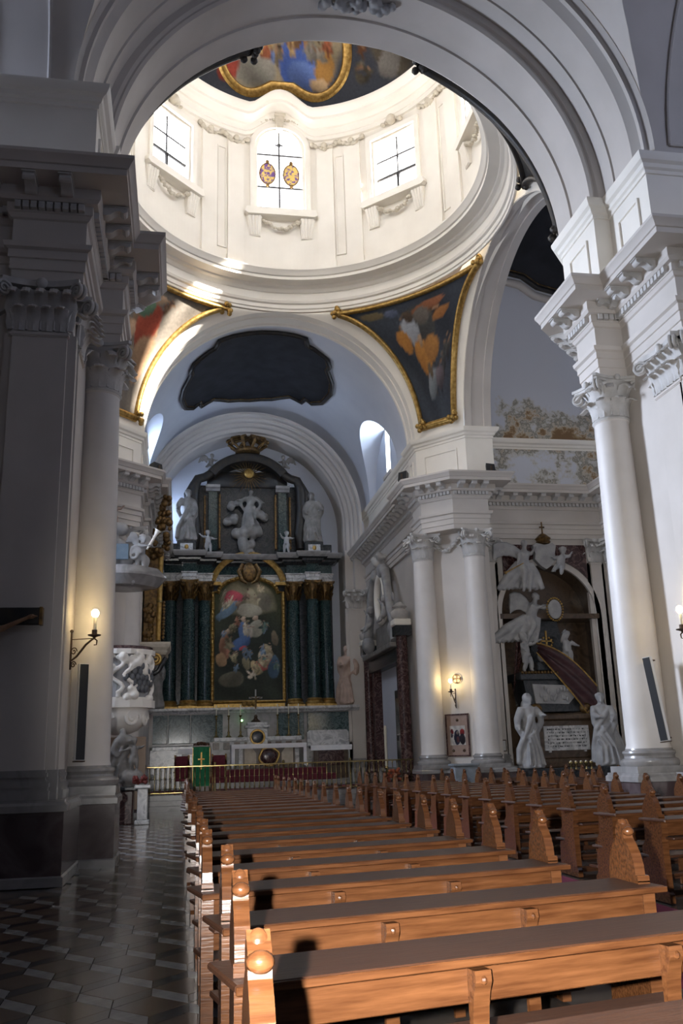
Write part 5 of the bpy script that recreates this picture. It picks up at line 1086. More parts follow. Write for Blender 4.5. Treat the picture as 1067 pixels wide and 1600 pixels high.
# red seats, lectern with green hanging
lt = thing('lectern', 'wooden lectern under a green hanging behind the communion rail', 'lectern', (.8, 35.2, .5))
MB().cbox(.52, 1.1, 35.05, 35.4, .5, 2.1, .02).build('stand', M['wood_dark'], lt); k_ = MB()
for i in range(5): k_.ell((.58 + .11 * i, 35.1, 2.22 + .06 * math.sin(PI * i / 4)), (.08, .1, .07), 8, 6)
k_.box(.5, 1.12, 35.0, 35.35, 2.1, 2.2); k_.build('carved_top', M['wood_dark'], lt, smooth=50)
gh = MB().grid(lambda u, v: (.48 + .64 * u, 34.98 - .012 * math.sin(u * 22), .75 + 1.4 * v), 24, 4); gh.grid(lambda u, v: (.48 + .64 * u, 35.0 - .012 * math.sin(u * 22), .75 + 1.4 * v), 24, 4)
g = thing('lectern_hanging', 'green cloth with a gold cross hanging from the lectern', 'cloth', (.8, 34.98, .75)); gh.build('cloth', M['green_cloth'], g, smooth=60)
c_ = MB(); c_.box(.775, .825, 34.94, 34.97, 1.35, 1.95); c_.box(.68, .92, 34.94, 34.97, 1.68, 1.73); c_.build('gold_cross', M['gold'], g); b_ = MB(); b_.box(1.095, 1.12, 34.94, 34.97, .75, 2.12); b_.box(.48, .505, 34.94, 34.97, .75, 2.12); b_.build('gold_trim', M['gold'], g)
for i, (x, y) in enumerate(((1.55, 37.2), (.1, 37.6))):
    t = thing('armchair', 'dark wooden armchair with red upholstered back %s the lectern' % ('right of' if i == 0 else 'left behind'), 'chair', (x, y, .5)); MB().cbox(x - .28, x + .28, y - .25, y + .25, .9, 1.0, .02).build('seat', M['red_cloth'], t)
    MB().prism([(x - .25, 1.0), (x + .25, 1.0), (x + .3, 1.6), (x + .22, 1.85), (x - .22, 1.85), (x - .3, 1.6)], y + .2, y + .28, 'y').build('backrest', M['red_cloth'], t)
    for sx in (-1, 1):
        for sy in (-1, 1): MB().box(x + sx * .26 - .03, x + sx * .26 + .03, y + sy * .23 - .03, y + sy * .23 + .03, .5, 1.0 if sy < 0 else 1.9).build('leg', M['gold_dark'], t)
        MB().box(x + sx * .29 - .03, x + sx * .29 + .03, y - .25, y + .25, 1.22, 1.27).build('armrest', M['gold_dark'], t)
tag(MB().cbox(-1.1, 8.0, 35.6, 39.2, .5, .515, .004).build('chancel_carpet', M['red_cloth']), 'dark red carpet covering the chancel floor', 'carpet')
# communion rail
rl = thing('communion_rail', 'brass communion rail with thin balusters across the chancel', 'railing', (3.8, 34.05, .5))
MB().cbox(-1.3, 8.6, 34.0, 34.1, 1.44, 1.49, .012).build('handrail', M['brass'], rl); MB().cbox(-1.3, 8.6, 34.02, 34.08, .56, .60, .008).build('bottom_rail', M['brass'], rl)
bm_ = MB().lathe([(.02, 0), (.02, .06), (.033, .1), (.016, .16), (.016, .42), (.03, .47), (.016, .52), (.016, .76), (.026, .8), (.02, .85)], seg=8).mesh('baluster', M['brass'], smooth=50)
pm_ = MB().lathe([(.05, -.1), (.05, .02), (.03, .06), (.03, .84), (.05, .88), (.05, .95), (.03, .99)], seg=10).mesh('post', M['brass'], smooth=50)
for i in range(56):
    x = -1.2 + .176 * i
    link('post' if i % 14 == 0 else 'baluster', pm_ if i % 14 == 0 else bm_, rl, (x - 3.8, 0, .10))
# small green votive light on the gradine
vl = thing('votive_light', 'tiny glowing green lamp above the altar shelf', 'lamp', (2.75, 42.2, 3.35)); MB().ell((2.75, 42.15, 3.36), .05, 10, 8).build('glass', emit('green_glow', (.35, 1, .35), 6), vl, smooth=60); MB().lathe([(.05, 0), (.06, .03), (.03, .06)], (2.75, 42.15, 3.26), 10).build('cup', M['brass'], vl); MB().box(2.74, 2.76, 42.15, 42.3, 3.27, 3.29).build('arm', M['brass'], vl)
# ================================================================== PORTAL on the right chancel wall
PT = thing('portal', 'carved marble portal with dark columns and scrolled pediment in the chancel side wall', 'portal', (8.7, 38.0, .5))
for y in (34.45, 41.0):
    c = MB().lathe([(.3, 0), (.32, .1), (.26, .2), (.24, .3), (.22, 5.2)], (8.45, y, .9), 20); c.build('column', M['dark_red_stone'], PT, smooth=40); MB().cbox(8.1, 8.8, y - .35, y + .35, .5, .9, .02).build('pedestal', M['dark_red_stone'], PT)
    MB().cbox(8.15, 8.8, y - .3, y + .3, 6.1, 6.5, .02).build('dark_capital', M['dark_stone'], PT); MB().cbox(8.1, 8.8, y - .33, y + .33, 6.5, 6.75, .04).build('impost_block', M['plaster_white'], PT); MB().lathe([(.2, 0), (.34, .1), (.36, .3), (.2, .42), (.3, .5), (.12, .66), (.05, .7)], (8.42, y, 6.75), 16).build('urn', M['capital'], PT, smooth=50)
for y in (35.3, 40.2): MB().cbox(8.45, 8.82, y - .28, y + .28, .5, 5.4, .02).build('jamb', M['dark_red_stone'], PT)
MB().cbox(8.35, 8.83, 35.0, 40.5, 5.2, 5.75, .03).build('lintel', M['dark_stone'], PT); MB().cbox(8.1, 8.83, 34.9, 40.6, 5.75, 5.95, .03).build('lintel_cornice', M['statue_dark'], PT)
pdm = MB()
for sg in (-1, 1):
    pdm.tube([(8.4, 38 + sg * 3.0, 6.0), (8.4, 38 + sg * 2.7, 6.7), (8.4, 38 + sg * 2.1, 7.5), (8.4, 38 + sg * 1.7, 8.4), (8.45, 38 + sg * 1.25, 9.1), (8.5, 38 + sg * .7, 9.35)], [.28, .22, .2, .18, .2, .26], 10); pdm.ell((8.4, 38 + sg * .6, 9.3), (.2, .3, .3), 12, 8); pdm.ell((8.4, 38 + sg * 2.6, 6.5), (.3, .4, .4), 10, 8)
pdm.build('scroll', M['statue'], PT, smooth=60)
md = MB().tube([(8.5, 38 + .85 * math.cos(2 * PI * k / 28), 8.2 + 1.0 * math.sin(2 * PI * k / 28)) for k in range(29)], .15, 8, caps=False); md.build('medallion_frame', M['plaster_white'], PT, smooth=60); MB().ell((8.72, 38, 8.2), (.16, .8, .95), 18, 12).build('medallion_relief', M['statue'], PT, smooth=60)
MB().cbox(8.55, 8.84, 36.4, 39.6, 5.95, 7.1, .05).build('pediment_block', M['statue_dark'], PT)
MB().cbox(8.80, 8.84, 35.4, 40.1, .5, 5.2, .005).build('bluelit_reveal', M['plaster_bluelit'], PT); d_ = MB().cbox(8.72, 8.80, 35.6, 37.2, .5, 4.2, .01).build('door_leaf', M['black_frame'], PT)  # reveal plane carries the blue-lit tone as its colour
for z0, z1 in ((.8, 2.2), (2.4, 3.9)): MB().cbox(8.69, 8.73, 35.75, 37.05, z0, z1, .01).build('door_panel', M['dark_stone'], d_)
for sg, nm in ((-1, 'nearer'), (1, 'farther')):
    m_ = putto(1.35, (-1, 0, 0), dict(hip=(0, 0, .3), chest=(0, 0, .55), lf=(-.2, sg * .2, .02), rf=(-.2, -sg * .1, .02), lh=(-.1, .3, .75), rh=(-.1, -.3, .6))); wing(m_, (.12, sg * .15, .8), (.2, sg * .75, 1.15), (0, sg * .1, -.6), 6, .025)
    place('angel', m_, 'statue', 'stone angel on the portal pediment, %s side' % nm, 'statue', (8.3, 38 + sg * 1.5, 6.9), 0, .035, 'angels on the portal')
m_ = MB(); cloud(m_, [(8.5, 38, 9.75, .32), (8.5, 37.6, 10.0, .22), (8.5, 38.5, 10.0, .22)], 9); tag(link('cherub_cluster', remesh(m_, 'cherub_cluster', M['capital'], .04)), 'carved cluster of cherubs above the portal medallion', 'relief')
t = thing('paschal_candle', 'tall white candle on a brass stand before the portal', 'candle', (7.75, 34.9, .5)); MB().lathe([(.2, 0), (.2, .05), (.06, .12), (.04, .6), (.09, .68), (.05, .75)], (7.75, 34.9, .5), 14).build('stand', M['brass'], t, smooth=50); MB().lathe([(.055, .75), (.055, 2.2), (.01, 2.25)], (7.75, 34.9, .5), 12).build('wax', M['candle'], t, smooth=50)
fv = thing('floor_vase', 'vase with orange flowers at the foot of the far column', 'vase', (7.6, 33.0, 0)); MB().lathe([(.1, 0), (.12, .05), (.2, .3), (.22, .45), (.12, .6), (.16, .68)], (7.6, 33.0, 0), 16).build('vase', M['grey_marble'], fv, smooth=50); fl = MB(); rf = random.Random(3)
for k in range(26): fl.ell((7.6 + rf.uniform(-.22, .22), 33.0 + rf.uniform(-.18, .18), .75 + rf.uniform(0, .4)), .065, 7, 5)
fl.build('flowers', pm('orange_flower', (.35, .10, .03), (.20, .03, .02), .7, 20), fv, smooth=60)
# ================================================================== PAINTINGS IN THE VAULTS
def pend_painting(sx, sy, label, cols, seed, patches, u0=.13, u1=.87):
    c = thing('pendentive_painting', label, 'painting', pend(sx, sy, .5, .12), 0, 'paintings on the pendentives')
    n = 44; mb = MB(); uv = []
    Vm = lambda v: .055 + .83 * v
    def ub(v): return .13 + .05 * (1 - v)     # side margins
    for j in range(n + 1):
        for i in range(n + 1):
            v = j / n; a = ub(v); u = a + (1 - 2 * a) * i / n; mb.v.append(pend(sx, sy, u, Vm(v), .05)); uv.append(((i / n if sx > 0 else 1 - i / n), v))
    mb.f = [(j * (n + 1) + i, j * (n + 1) + i + 1, (j + 1) * (n + 1) + i + 1, (j + 1) * (n + 1) + i) for j in range(n) for i in range(n)]
    o = mb.build('canvas', M['fresco'], c, smooth=60); paint(o.data, uv, cols, patches, seed, .025)
    pts = []
    for k in range(30): v = k / 29; pts.append((ub(v), Vm(v)))
    for k in range(1, 30): pts.append((ub(1) + (1 - 2 * ub(1)) * k / 29, Vm(1)))
    for k in range(1, 30): v = 1 - k / 29; pts.append((1 - ub(v), Vm(v)))
    for k in range(1, 29): pts.append((1 - ub(0) - (1 - 2 * ub(0)) * k / 29, Vm(0)))
    pts.append(pts[0]); fr = MB(); ctr = (.5, .6)
    fr.tube([pend(sx, sy, u, v, .10) for u, v in pts], .085, 8, caps=False)
    fr.tube([pend(sx, sy, u + (ctr[0] - u) * -.02, v + (ctr[1] - v) * -.012, .05) for u, v in pts], .11, 8, caps=False)
    fr.tube([pend(sx, sy, u + (ctr[0] - u) * .035, v + (ctr[1] - v) * .02, .07) for u, v in pts], .04, 6, caps=False)
    for (u, v) in (pts[0], pts[29], pts[58], pts[87]):
        p = Vector(pend(sx, sy, u, v, .1)); rd = random.Random(seed)
        for k in range(9): fr.ell(p + Vector((rd.uniform(-.2, .2), rd.uniform(-.2, .2), rd.uniform(-.2, .2))), .1, 7, 5)
    fr.build('frame', M['gold'] if sy > 0 else M['black_frame'], c, smooth=50); return c
ORA, WHI, DKB = (.42, .19, .05), (.36, .38, .42), (.045, .055, .085)
sc1 = figures(16, (.2, .85, .2, .85), 41, [(.12, .075, .03), (.09, .085, .08), (.16, .075, .03), (.06, .07, .09)], (.045, .09)) + [(.5, .55, .2, .3, 0, (.06, .06, .06), .5), (.40, .62, .10, .12, .2, WHI, .5), (.42, .75, .05, .06, 0, (.10, .07, .05), .4), (.26, .56, .10, .09, .4, ORA, .5), (.46, .42, .14, .13, -.3, ORA, .5), (.62, .47, .12, .09, .2, (.34, .16, .05), .5), (.62, .80, .16, .05, .2, (.30, .12, .06), .5), (.55, .72, .08, .08, 0, (.16, .14, .12), .5), (.75, .70, .1, .05, .3, (.32, .14, .05), .5), (.52, .24, .16, .09, .5, (.20, .22, .24), .6), (.7, .26, .1, .08, 0, (.17, .14, .16), .5), (.15, .86, .1, .05, 0, (.14, .11, .06), .5), (.3, .84, .06, .05, 0, (.10, .12, .18), .5), (.48, .54, .03, .05, 0, FLE, .5), (.52, .33, .05, .06, 0, (.12, .09, .06), .5)]
pend_painting(1, 1, 'gold framed painting of a kneeling figure in orange on the far right pendentive', lambda u, v: (.040, .047, .060), 21, sc1)
sc2 = figures(14, (.2, .8, .2, .85), 42, [(.24, .16, .1), (.2, .08, .05), (.18, .17, .15)], (.05, .1)) + [(.3, .8, .3, .2, 0, (.50, .46, .38), .7), (.6, .55, .16, .2, .2, (.34, .07, .04), .5), (.5, .7, .12, .1, 0, (.12, .20, .13), .5), (.7, .35, .2, .16, .3, (.32, .20, .12), .5), (.4, .5, .06, .07, 0, FLE, .5), (.62, .8, .05, .06, 0, FLE, .5), (.45, .3, .1, .1, 0, (.24, .19, .14), .5)]
pend_painting(-1, 1, 'gold framed painting with a red robed figure on the far left pendentive', lambda u, v: (.15, .13, .11), 22, sc2)
pend_painting(1, -1, 'dark painting on the near right pendentive, mostly hidden by the nave arch', lambda u, v: (.035, .035, .035), 23, figures(6, (.2, .8, .2, .8), 5, [(.12, .1, .06)], (.08, .14)))
pend_painting(-1, -1, 'dark painting on the near left pendentive, hidden behind the nave arch', lambda u, v: (.05, .05, .05), 24, figures(6, (.2, .8, .2, .8), 6, [(.12, .1, .06)], (.08, .14)))
def vault_painting(label, S_, ctr, outline, loc):
    c = thing('vault_painting', label, 'painting', loc)
    n = len(outline); cv = MB(); cv.v = [S_(ctr[0], ctr[1], .05)]
    R_ = 10
    for k in range(1, R_ + 1):
        for (a, b) in outline: cv.v.append(S_(ctr[0] + (a - ctr[0]) * k / R_, ctr[1] + (b - ctr[1]) * k / R_, .05))
    cv.f = [(0, 1 + i, 1 + (i + 1) % n) for i in range(n)] + [(1 + (k - 1) * n + i, 1 + k * n + i, 1 + k * n + (i + 1) % n, 1 + (k - 1) * n + (i + 1) % n) for k in range(1, R_) for i in range(n)]
    cv.build('canvas', M['dark_paint'], c, smooth=60)
    fr = MB(); fr.tube([S_(a, b, .07) for a, b in outline + [outline[0]]], .10, 8, caps=False); fr.build('frame', M['black_frame'], c, smooth=50)
    g = MB(); g.tube([S_(ctr[0] + (a - ctr[0]) * .965, ctr[1] + (b - ctr[1]) * .965, .08) for a, b in outline + [outline[0]]], .022, 6, caps=False); g.build('gilt_fillet', M['gold_dark'], c)
    return c
def smooth_outline(P, n=96):
    out = []; m = len(P)
    for i in range(m):
        p0, p1, p2, p3 = P[i - 1], P[i], P[(i + 1) % m], P[(i + 2) % m]
        for k in range(max(2, n // m)):
            t = k / max(2, n // m); out.append(tuple(.5 * (2 * p1[q] + (p2[q] - p0[q]) * t + (2 * p0[q] - 5 * p1[q] + 4 * p2[q] - p3[q]) * t * t + (3 * p1[q] - p0[q] - 3 * p2[q] + p3[q]) * t ** 3) for q in (0, 1)))
    return out
def cyl_y(th, y, off): a = D(th); return (XC - .1 + (5.28 - off) * math.cos(a), y, ZS + (5.28 - off) * math.sin(a))
half = [(94.5, 33.9), (108, 33.9), (114.5, 33.95), (116, 34.5), (119, 34.6), (127, 35.0), (129, 35.5), (128.5, 35.9), (133, 36.8), (134.5, 37.8), (132, 39.2), (127, 39.9), (123, 39.7), (122, 40.3), (115, 40.1), (106, 40.9), (94.5, 41.2)]
ol = half + [(189 - a, b) for a, b in half[::-1][1:-1]]
vault_painting('huge dark painting in a curved black frame on the chancel vault', cyl_y, (94.5, 37.6), [p for a, b in zip(ol, ol[1:] + ol[:1]) for p in (a, ((a[0] + b[0]) / 2, (a[1] + b[1]) / 2))], (XC, 37.5, 18.4))
def cyl_x(th, x, off): a = D(th); return (x, YC + (6.43 - off) * math.cos(a), ZS + (6.43 - off) * math.sin(a))
hx = [(90, 11.3), (70, 11.3), (61, 11.35), (57.5, 11.6), (56.5, 12.2), (53, 12.9), (51.5, 13.7), (53.5, 14.8), (60, 15.5), (72, 15.9), (90, 15.95)]
ol = hx + [(180 - a, b) for a, b in hx[::-1][1:-1]]
vault_painting('large black painting on the transept vault, cut off by the near right pier', cyl_x, (90, 14), [p for a, b in zip(ol, ol[1:] + ol[:1]) for p in (a, ((a[0] + b[0]) / 2, (a[1] + b[1]) / 2))], (14, YC, 19.6))
mold = MB().tube([cyl_x(a, b, .04) for a, b in [(59, 11.3), (54.5, 11.5), (53.5, 12.2), (50, 12.9), (48.5, 13.7), (50.5, 14.9), (58, 15.7)]], .16, 8); struct(mold.build('trim_transept_vault', M['plaster'], smooth=50), 'plaster moulding round the transept vault painting')
# ================================================================== TOMB
TB = thing('tomb_monument', 'royal tomb of dark marble and bronze in the arched transept recess', 'tomb', (NX, 31.8, .2))
MB().cbox(11.2, 15.6, 30.1, 32.5, 0, 1.05, .03).build('plinth', M['dark_stone'], TB)
MB().cbox(12.15, 14.5, 30.75, 32.5, 1.05, 1.35, .03).build('base_moulding', M['brown_stone'], TB); MB().cbox(12.3, 14.35, 30.85, 32.5, 1.35, 2.65, .03).build('pedestal', M['brown_stone'], TB); MB().cbox(12.1, 14.55, 30.7, 32.5, 2.65, 2.85, .04).build('pedestal_cornice', M['brown_stone'], TB)
sl = MB().prism([(12.48, 1.62), (12.62, 1.62), (12.62, 1.56), (12.7, 1.56), (12.7, 1.62), (13.92, 1.62), (13.92, 1.56), (14.0, 1.56), (14.0, 1.62), (14.14, 1.62), (14.14, 2.45), (12.48, 2.45)], 30.78, 30.86, 'y').build('inscription_slab', M['pale_marble'], TB)
ln = MB(); ri = random.Random(8)
for r in range(6):
    x = 12.58 + ri.uniform(0, .08); z = 2.36 - .115 * r
    while x < 14.02:
        wd = ri.uniform(.02, .05); ln.box(x, x + wd * .35, 30.772, 30.781, z - .05, z); 
        if ri.random() < .6: ln.box(x, x + wd, 30.772, 30.781, z - (.012 if ri.random() < .5 else .05), z - (0 if ri.random() < .5 else .012) + .0)
        x += wd + .014 + (.03 if ri.random() < .2 else 0)
e = ln.build('engraved_lines', M['dark_stone'], sl); e['kind'] = 'stuff'
sa = MB().prism([(12.35, 2.95), (14.3, 2.95), (14.55, 3.25), (14.7, 4.05), (12.0, 4.05), (12.12, 3.25)], 31.1, 32.3, 'y'); sa.build('sarcophagus', M['dark_stone'], TB)
MB().prism([(12.38, 3.25), (13.6, 3.2), (13.95, 3.55), (13.75, 3.85), (12.3, 3.92)], 31.02, 31.12, 'y').build('relief_panel', M['statue'], TB); rr = MB(); rq = random.Random(4)
for k in range(16): rr.ell((12.5 + 1.2 * rq.random(), 31.0, 3.35 + .45 * rq.random()), (.06, .04, .1), 7, 5)
rr.build('relief_figures', M['statue'], TB, smooth=60)
MB().cbox(11.85, 14.3, 30.98, 32.4, 4.05, 4.35, .04).build('lid', M['dark_stone'], TB); lg = MB()
for k in range(12): lg.ell((11.95 + .12 * k, 30.96, 4.32), .06, 7, 5)
for sg, x in ((-1, 12.35), (1, 14.2)): lg.ell((x, 31.0, 3.05), (.22, .2, .2), 10, 8); lg.tube([(x, 31.0, 3.1), (x + sg * .1, 30.9, 2.95), (x + sg * .05, 30.85, 2.85)], [.12, .1, .08], 8)
lg.build('bronze_ornament', M['gold_dark'], TB, smooth=60)['kind'] = 'stuff'
dr = MB(); 
def drp(u, v): x = 12.55 + 2.1 * u; return (x, 30.92 + .16 * math.sin(v * 14 + u * 5) * .5 - .1 * math.sin(PI * v), 5.35 - 1.55 * u ** 1.1 - 1.25 * v * (.25 + u) + .3 * math.sin(PI * u) * (1 - v))
dr.grid(drp, 30, 18); dr.grid(lambda u, v: (lambda p: (p[0], p[1] + .05, p[2]))(drp(u, v)), 30, 18); dr.build('red_drapery', pm('porphyry', (.04, .017, .019), (.07, .032, .032), .4, 4), TB, smooth=60)
gf = MB().tube([drp(k / 20, 1) for k in range(21)], .03, 6); gf.tube([drp(k / 20, 0) for k in range(21)], .03, 6); gf.build('gilt_fringe', M['gold'], TB)
d2 = MB(); d2.grid(lambda u, v: (12.0 - .25 * v + .5 * u * (1 - v), 31.5 - .06 * math.sin(u * 12), 5.6 - 1.9 * v), 12, 10); d2.build('brown_drapery', M['dark_red_stone'], TB, smooth=60)
py = MB().prism([(12.55, 4.3), (14.2, 4.3), (13.85, 6.3), (12.95, 6.3)], 32.0, 32.5, 'y'); py.build('dark_obelisk', M['dark_stone'], TB)
for x in (12.95, 13.33): MB().ell((x, 31.4, 4.72 + .2), .22, 16, 12).build('globe', M['statue'], TB, smooth=60)
MB().cbox(12.6, 13.75, 31.15, 31.8, 4.4, 4.72, .03).build('globe_base', M['dark_stone'], TB)
cg = MB(); 
for k in range(12): a = 2 * PI * k / 12; cg.ell((13.1 + .22 * math.cos(a), 31.35, 5.42 + .2 * math.sin(a)), .045, 7, 5)
cg.box(13.07, 13.13, 31.32, 31.38, 5.2, 5.85); cg.box(12.9, 13.3, 31.32, 31.38, 5.45, 5.5); cg.build('gilded_cross', M['gold'], TB, smooth=50)
TG = 'white marble figures of the tomb'
m_ = saint(2.5, (.25, -1, 0), .02, (-.17, -.1, .58), (.2, -.08, .70), 11, veil=True, sway=.02, folds=11)
place('statue', m_, 'statue', 'veiled white marble woman standing left of the tomb inscription', 'statue', (11.78, 30.45, 1.06), 0, .032, TG)
m_ = saint(2.5, (-.3, -1, .1), -.03, (-.13, -.13, .66), (.05, -.15, .62), 12, sway=-.03, folds=11); robe(m_, [(.55, .1, 0, .3, .22), (.5, .1, .5, .26, .2), (.42, .08, .9, .2, .16), (.3, .05, 1.3, .1, .1)], 7, .2, 5); 
place('statue', m_, 'statue', 'bareheaded white marble woman standing right of the tomb inscription', 'statue', (14.6, 30.45, 1.06), 0, .032, TG)
place('putto', putto(1.4, (.7, -1, 0), dict(rh=(.34, -.05, .78), lh=(-.1, -.18, .55), chest=(-.02, 0, .68))), 'statue', 'marble putto reaching out above the left end of the sarcophagus', 'statue', (12.2, 31.15, 4.36), 0, .028, TG)
place('putto', putto(1.35, (-.6, -1, 0), dict(lh=(-.1, -.12, .92), rh=(.28, -.02, .6))), 'statue', 'marble putto standing right of the two globes', 'statue', (13.85, 31.3, 4.5), 0, .028, TG)
# flying angel with portrait medallion
def angel(h, face, lean, la, ra, seed, wl=None, wr=None, skirt=(-.35, .0, -.3)):
    m = MB(); s = h; k = Vector(skirt) * s
    P0 = Vector((0, 0, .62 * s)); hip = Vector((lean * s * -.2, 0, .42 * s)); fv = Vector(face).normalized(); sd = Vector((0, 0, 1)).cross(fv).normalized()
    T(m, [hip, hip.lerp(P0, .5), P0, P0 + Vector((lean * s * .1, 0, .09 * s))], [.11 * s, .09 * s, .11 * s, .05 * s], 14)
    T(m, [P0, P0 + Vector((lean * s * .18, 0, .15 * s))], [.06 * s, .042 * s]); headg(m, P0 + Vector((lean * s * .22, 0, .20 * s)), .15 * s, face, 1.1)
    for q in range(11):
        a = (q - 5) * .055; T(m, [hip + Vector((a * .4 * s, 0, 0)), hip + k * .5 + Vector((a * s, -.05 * s * math.cos(q * 2), .02 * s)), hip + k + Vector((a * 1.6 * s, .05 * s * math.sin(q * 3), -.1 * abs(a) * s))], [.085 * s, .09 * s, .05 * s], 8)
    for sg in (-1, 1):
        kn = hip + sd * sg * .07 * s + fv * .12 * s - Vector((0, 0, .12 * s)) + k * .1; ft = kn + k * .45 - Vector((0, 0, .14 * s)); T(m, [hip + sd * sg * .05 * s, kn, ft], [.085 * s, .06 * s, .03 * s]); m.ell(ft, (.03 * s, .05 * s, .025 * s), 8, 6)
    for sg, tg in ((-1, la), (1, ra)):
        sh = P0 + sd * sg * .10 * s + Vector((0, 0, .03 * s)); tg = Vector(tg) * s; md = (sh + tg) / 2 - Vector((0, 0, .05 * s)); T(m, [sh, md, tg], [.045 * s, .04 * s, .024 * s]); hand(m, tg, tg - md, s * .6)
    for w_ in (wl, wr):
        if w_: wing(m, P0 + fv * -.06 * s, Vector(w_[0]) * s, Vector(w_[1]) * s, 9, .022 * s)
    return m
place('angel', angel(2.0, (.8, -.8, .1), .3, (.12, -.1, .62), (.36, -.05, .66), 3, ((-.42, .05, .86), (.02, 0, -.38)), None, (-.42, 0, -.42)), 'statue', 'flying marble angel holding up the oval portrait in the tomb', 'statue', (12.75, 31.45, 5.5), 0, .03, TG)
t = thing('portrait_medallion', 'oval white portrait relief in a beaded gilt rim, held by the angel', 'medallion', (13.48, 31.25, 6.3)); MB().ell((13.48, 31.2, 6.62), (.26, .06, .36), 20, 12).build('relief', M['statue'], t, smooth=60); b_ = MB()
for k in range(26): a = 2 * PI * k / 26; b_.ell((13.48 + .31 * math.cos(a), 31.2, 6.62 + .42 * math.sin(a)), .04, 7, 5)
b_.build('beaded_rim', M['gold'], t, smooth=60)
# shield group over the arch
t = thing('shield', 'crowned marble shield over the tomb arch', 'coat of arms', (13.3, 31.3, 8.1))
MB().prism([(12.85, 9.02), (12.98, 9.12), (13.3, 9.05), (13.62, 9.12), (13.75, 9.02), (13.68, 8.7), (13.72, 8.5), (13.5, 8.25), (13.3, 8.12), (13.1, 8.25), (12.88, 8.5), (12.92, 8.7)], 31.2, 31.42, 'y').build('escutcheon', M['statue'], t); MB().lathe([(.22, 0), (.28, .06), (.24, .12), (.3, .2), (.12, .36), (.05, .4)], (13.3, 31.3, 9.1), 14).box(13.28, 13.32, 31.28, 31.32, 9.5, 9.95).box(13.2, 13.4, 31.28, 31.32, 9.72, 9.77).build('crown', M['gold_dark'], t, smooth=40)
place('angel', angel(1.9, (.3, -1, -.2), .1, (-.2, -.15, .42), (.16, -.1, .68), 6, ((-.62, .02, .80), (.06, 0, -.32)), None, (-.12, 0, -.48)), 'statue', 'winged marble trumpeter left of the shield over the tomb arch', 'statue', (12.45, 31.15, 7.5), 0, .03, TG)
tag(MB().tube([(12.3, 30.9, 8.28), (11.9, 30.88, 8.08), (11.62, 30.86, 7.93), (11.55, 30.86, 7.90)], [.015, .02, .03, .07], 8).build('trumpet', M['gold'], smooth=60), 'thin gilt trumpet held by the left angel over the tomb', 'trumpet')
place('putto', putto(1.3, (-.5, -1, 0), dict(hip=(0, 0, .4), chest=(.06, 0, .62), lf=(-.28, -.05, .18), rf=(-.02, -.05, .1), lh=(-.25, -.1, .6), rh=(.3, -.1, .7))), 'statue', 'marble putto leaning against the right side of the shield', 'statue', (13.85, 31.2, 7.75), 0, .028, TG)
# row of small brass candle cups in front of the tomb
t0 = None
for i in range(5):
    t = thing('candle_cup', '%s of five small brass cups standing in a row before the tomb' % ORD[i], 'candle holder', (12.85 + .18 * i, 29.6, 1.0), 0, 'brass cups before the tomb'); MB().lathe([(.05, 0), (.05, .02), (.02, .06), (.025, .1), (.06, .16), (.07, .22), (.06, .24)], (12.85 + .18 * i, 29.6, 1.0), 12).build('cup', M['brass'], t, smooth=50); MB().lathe([(.03, .2), (.03, .27), (.005, .28)], (12.85 + .18 * i, 29.6, 1.0), 8).build('candle', M['candle'], t)
tb = thing('votive_table', 'dark iron table carrying the brass candle cups', 'table', (13.2, 29.6, 0)); MB().cbox(12.6, 13.85, 29.4, 29.8, .96, 1.0, .01).build('top', M['iron'], tb)
for x in (12.65, 13.8):
    for y in (29.45, 29.75): MB().tube([(x, y, 0), (x, y, .96)], .02, 6).build('leg', M['iron'], tb)
# ================================================================== PULPIT
PX, PY = -1.75, 28.35
PU = thing('pulpit', 'white marble pulpit with scrolls and scaly relief on the far left pier', 'pulpit', (PX, PY, 2.4))
oc = [(PX + 1.0 * math.cos(D(a)), PY + .95 * math.sin(D(a))) for a in range(-168, 180, 24)]
def octs(k): return [(PX + (x - PX) * k, PY + (y - PY) * k) for x, y in oc]
MB().prism(octs(.86), 3.35, 4.75, 'z').build('body', M['statue'], PU); MB().prism(octs(1.0), 3.2, 3.42, 'z').prism(octs(.93), 3.42, 3.5, 'z').build('lower_moulding', M['plaster_white'], PU); MB().prism(octs(.98), 4.75, 4.9, 'z').build('upper_moulding', M['plaster_white'], PU); MB().prism(octs(.9), 4.9, 5.0, 'z').build('cushion', M['dark_red_stone'], PU)
MB().lathe([(.2, 2.45), (.5, 2.55), (.72, 2.75), (.82, 3.0), (.8, 3.2)], (PX, PY, 0), 20).build('corbel', M['plaster_white'], PU, smooth=50); v_ = MB()
for sg, a in ((1, -60), (1, -120), (1, -15)):
    c = Vector((PX + .75 * math.cos(D(a)), PY + .75 * math.sin(D(a)), 2.9)); t_ = Vector((-math.sin(D(a)), math.cos(D(a)), 0)); v_.tube([c + t_ * (.26 * (1 - k / 26) * math.cos(k * .5)) + Vector((0, 0, .26 * (1 - k / 26) * math.sin(k * .5))) for k in range(24)], .055, 7)
v_.build('scroll', M['plaster_white'], PU, smooth=60)
sc_ = MB()
for r in range(5):
    for c in range(7):
        a = D(-78 + 10.5 * c + (5 if r % 2 else 0)); 
        if (c - 3) ** 2 / 9.5 + (r - 2) ** 2 / 5.2 > 1.05: continue
        sc_.ell((PX + .9 * math.cos(a), PY + .86 * math.sin(a), 3.75 + .16 * r), (.1, .1, .13), 8, 6)
sc_.build('scaly_relief', pm('slate', (.07, .075, .085), (.12, .125, .135), .4, 5), PU, smooth=60)
bo = MB(); rb = random.Random(6)
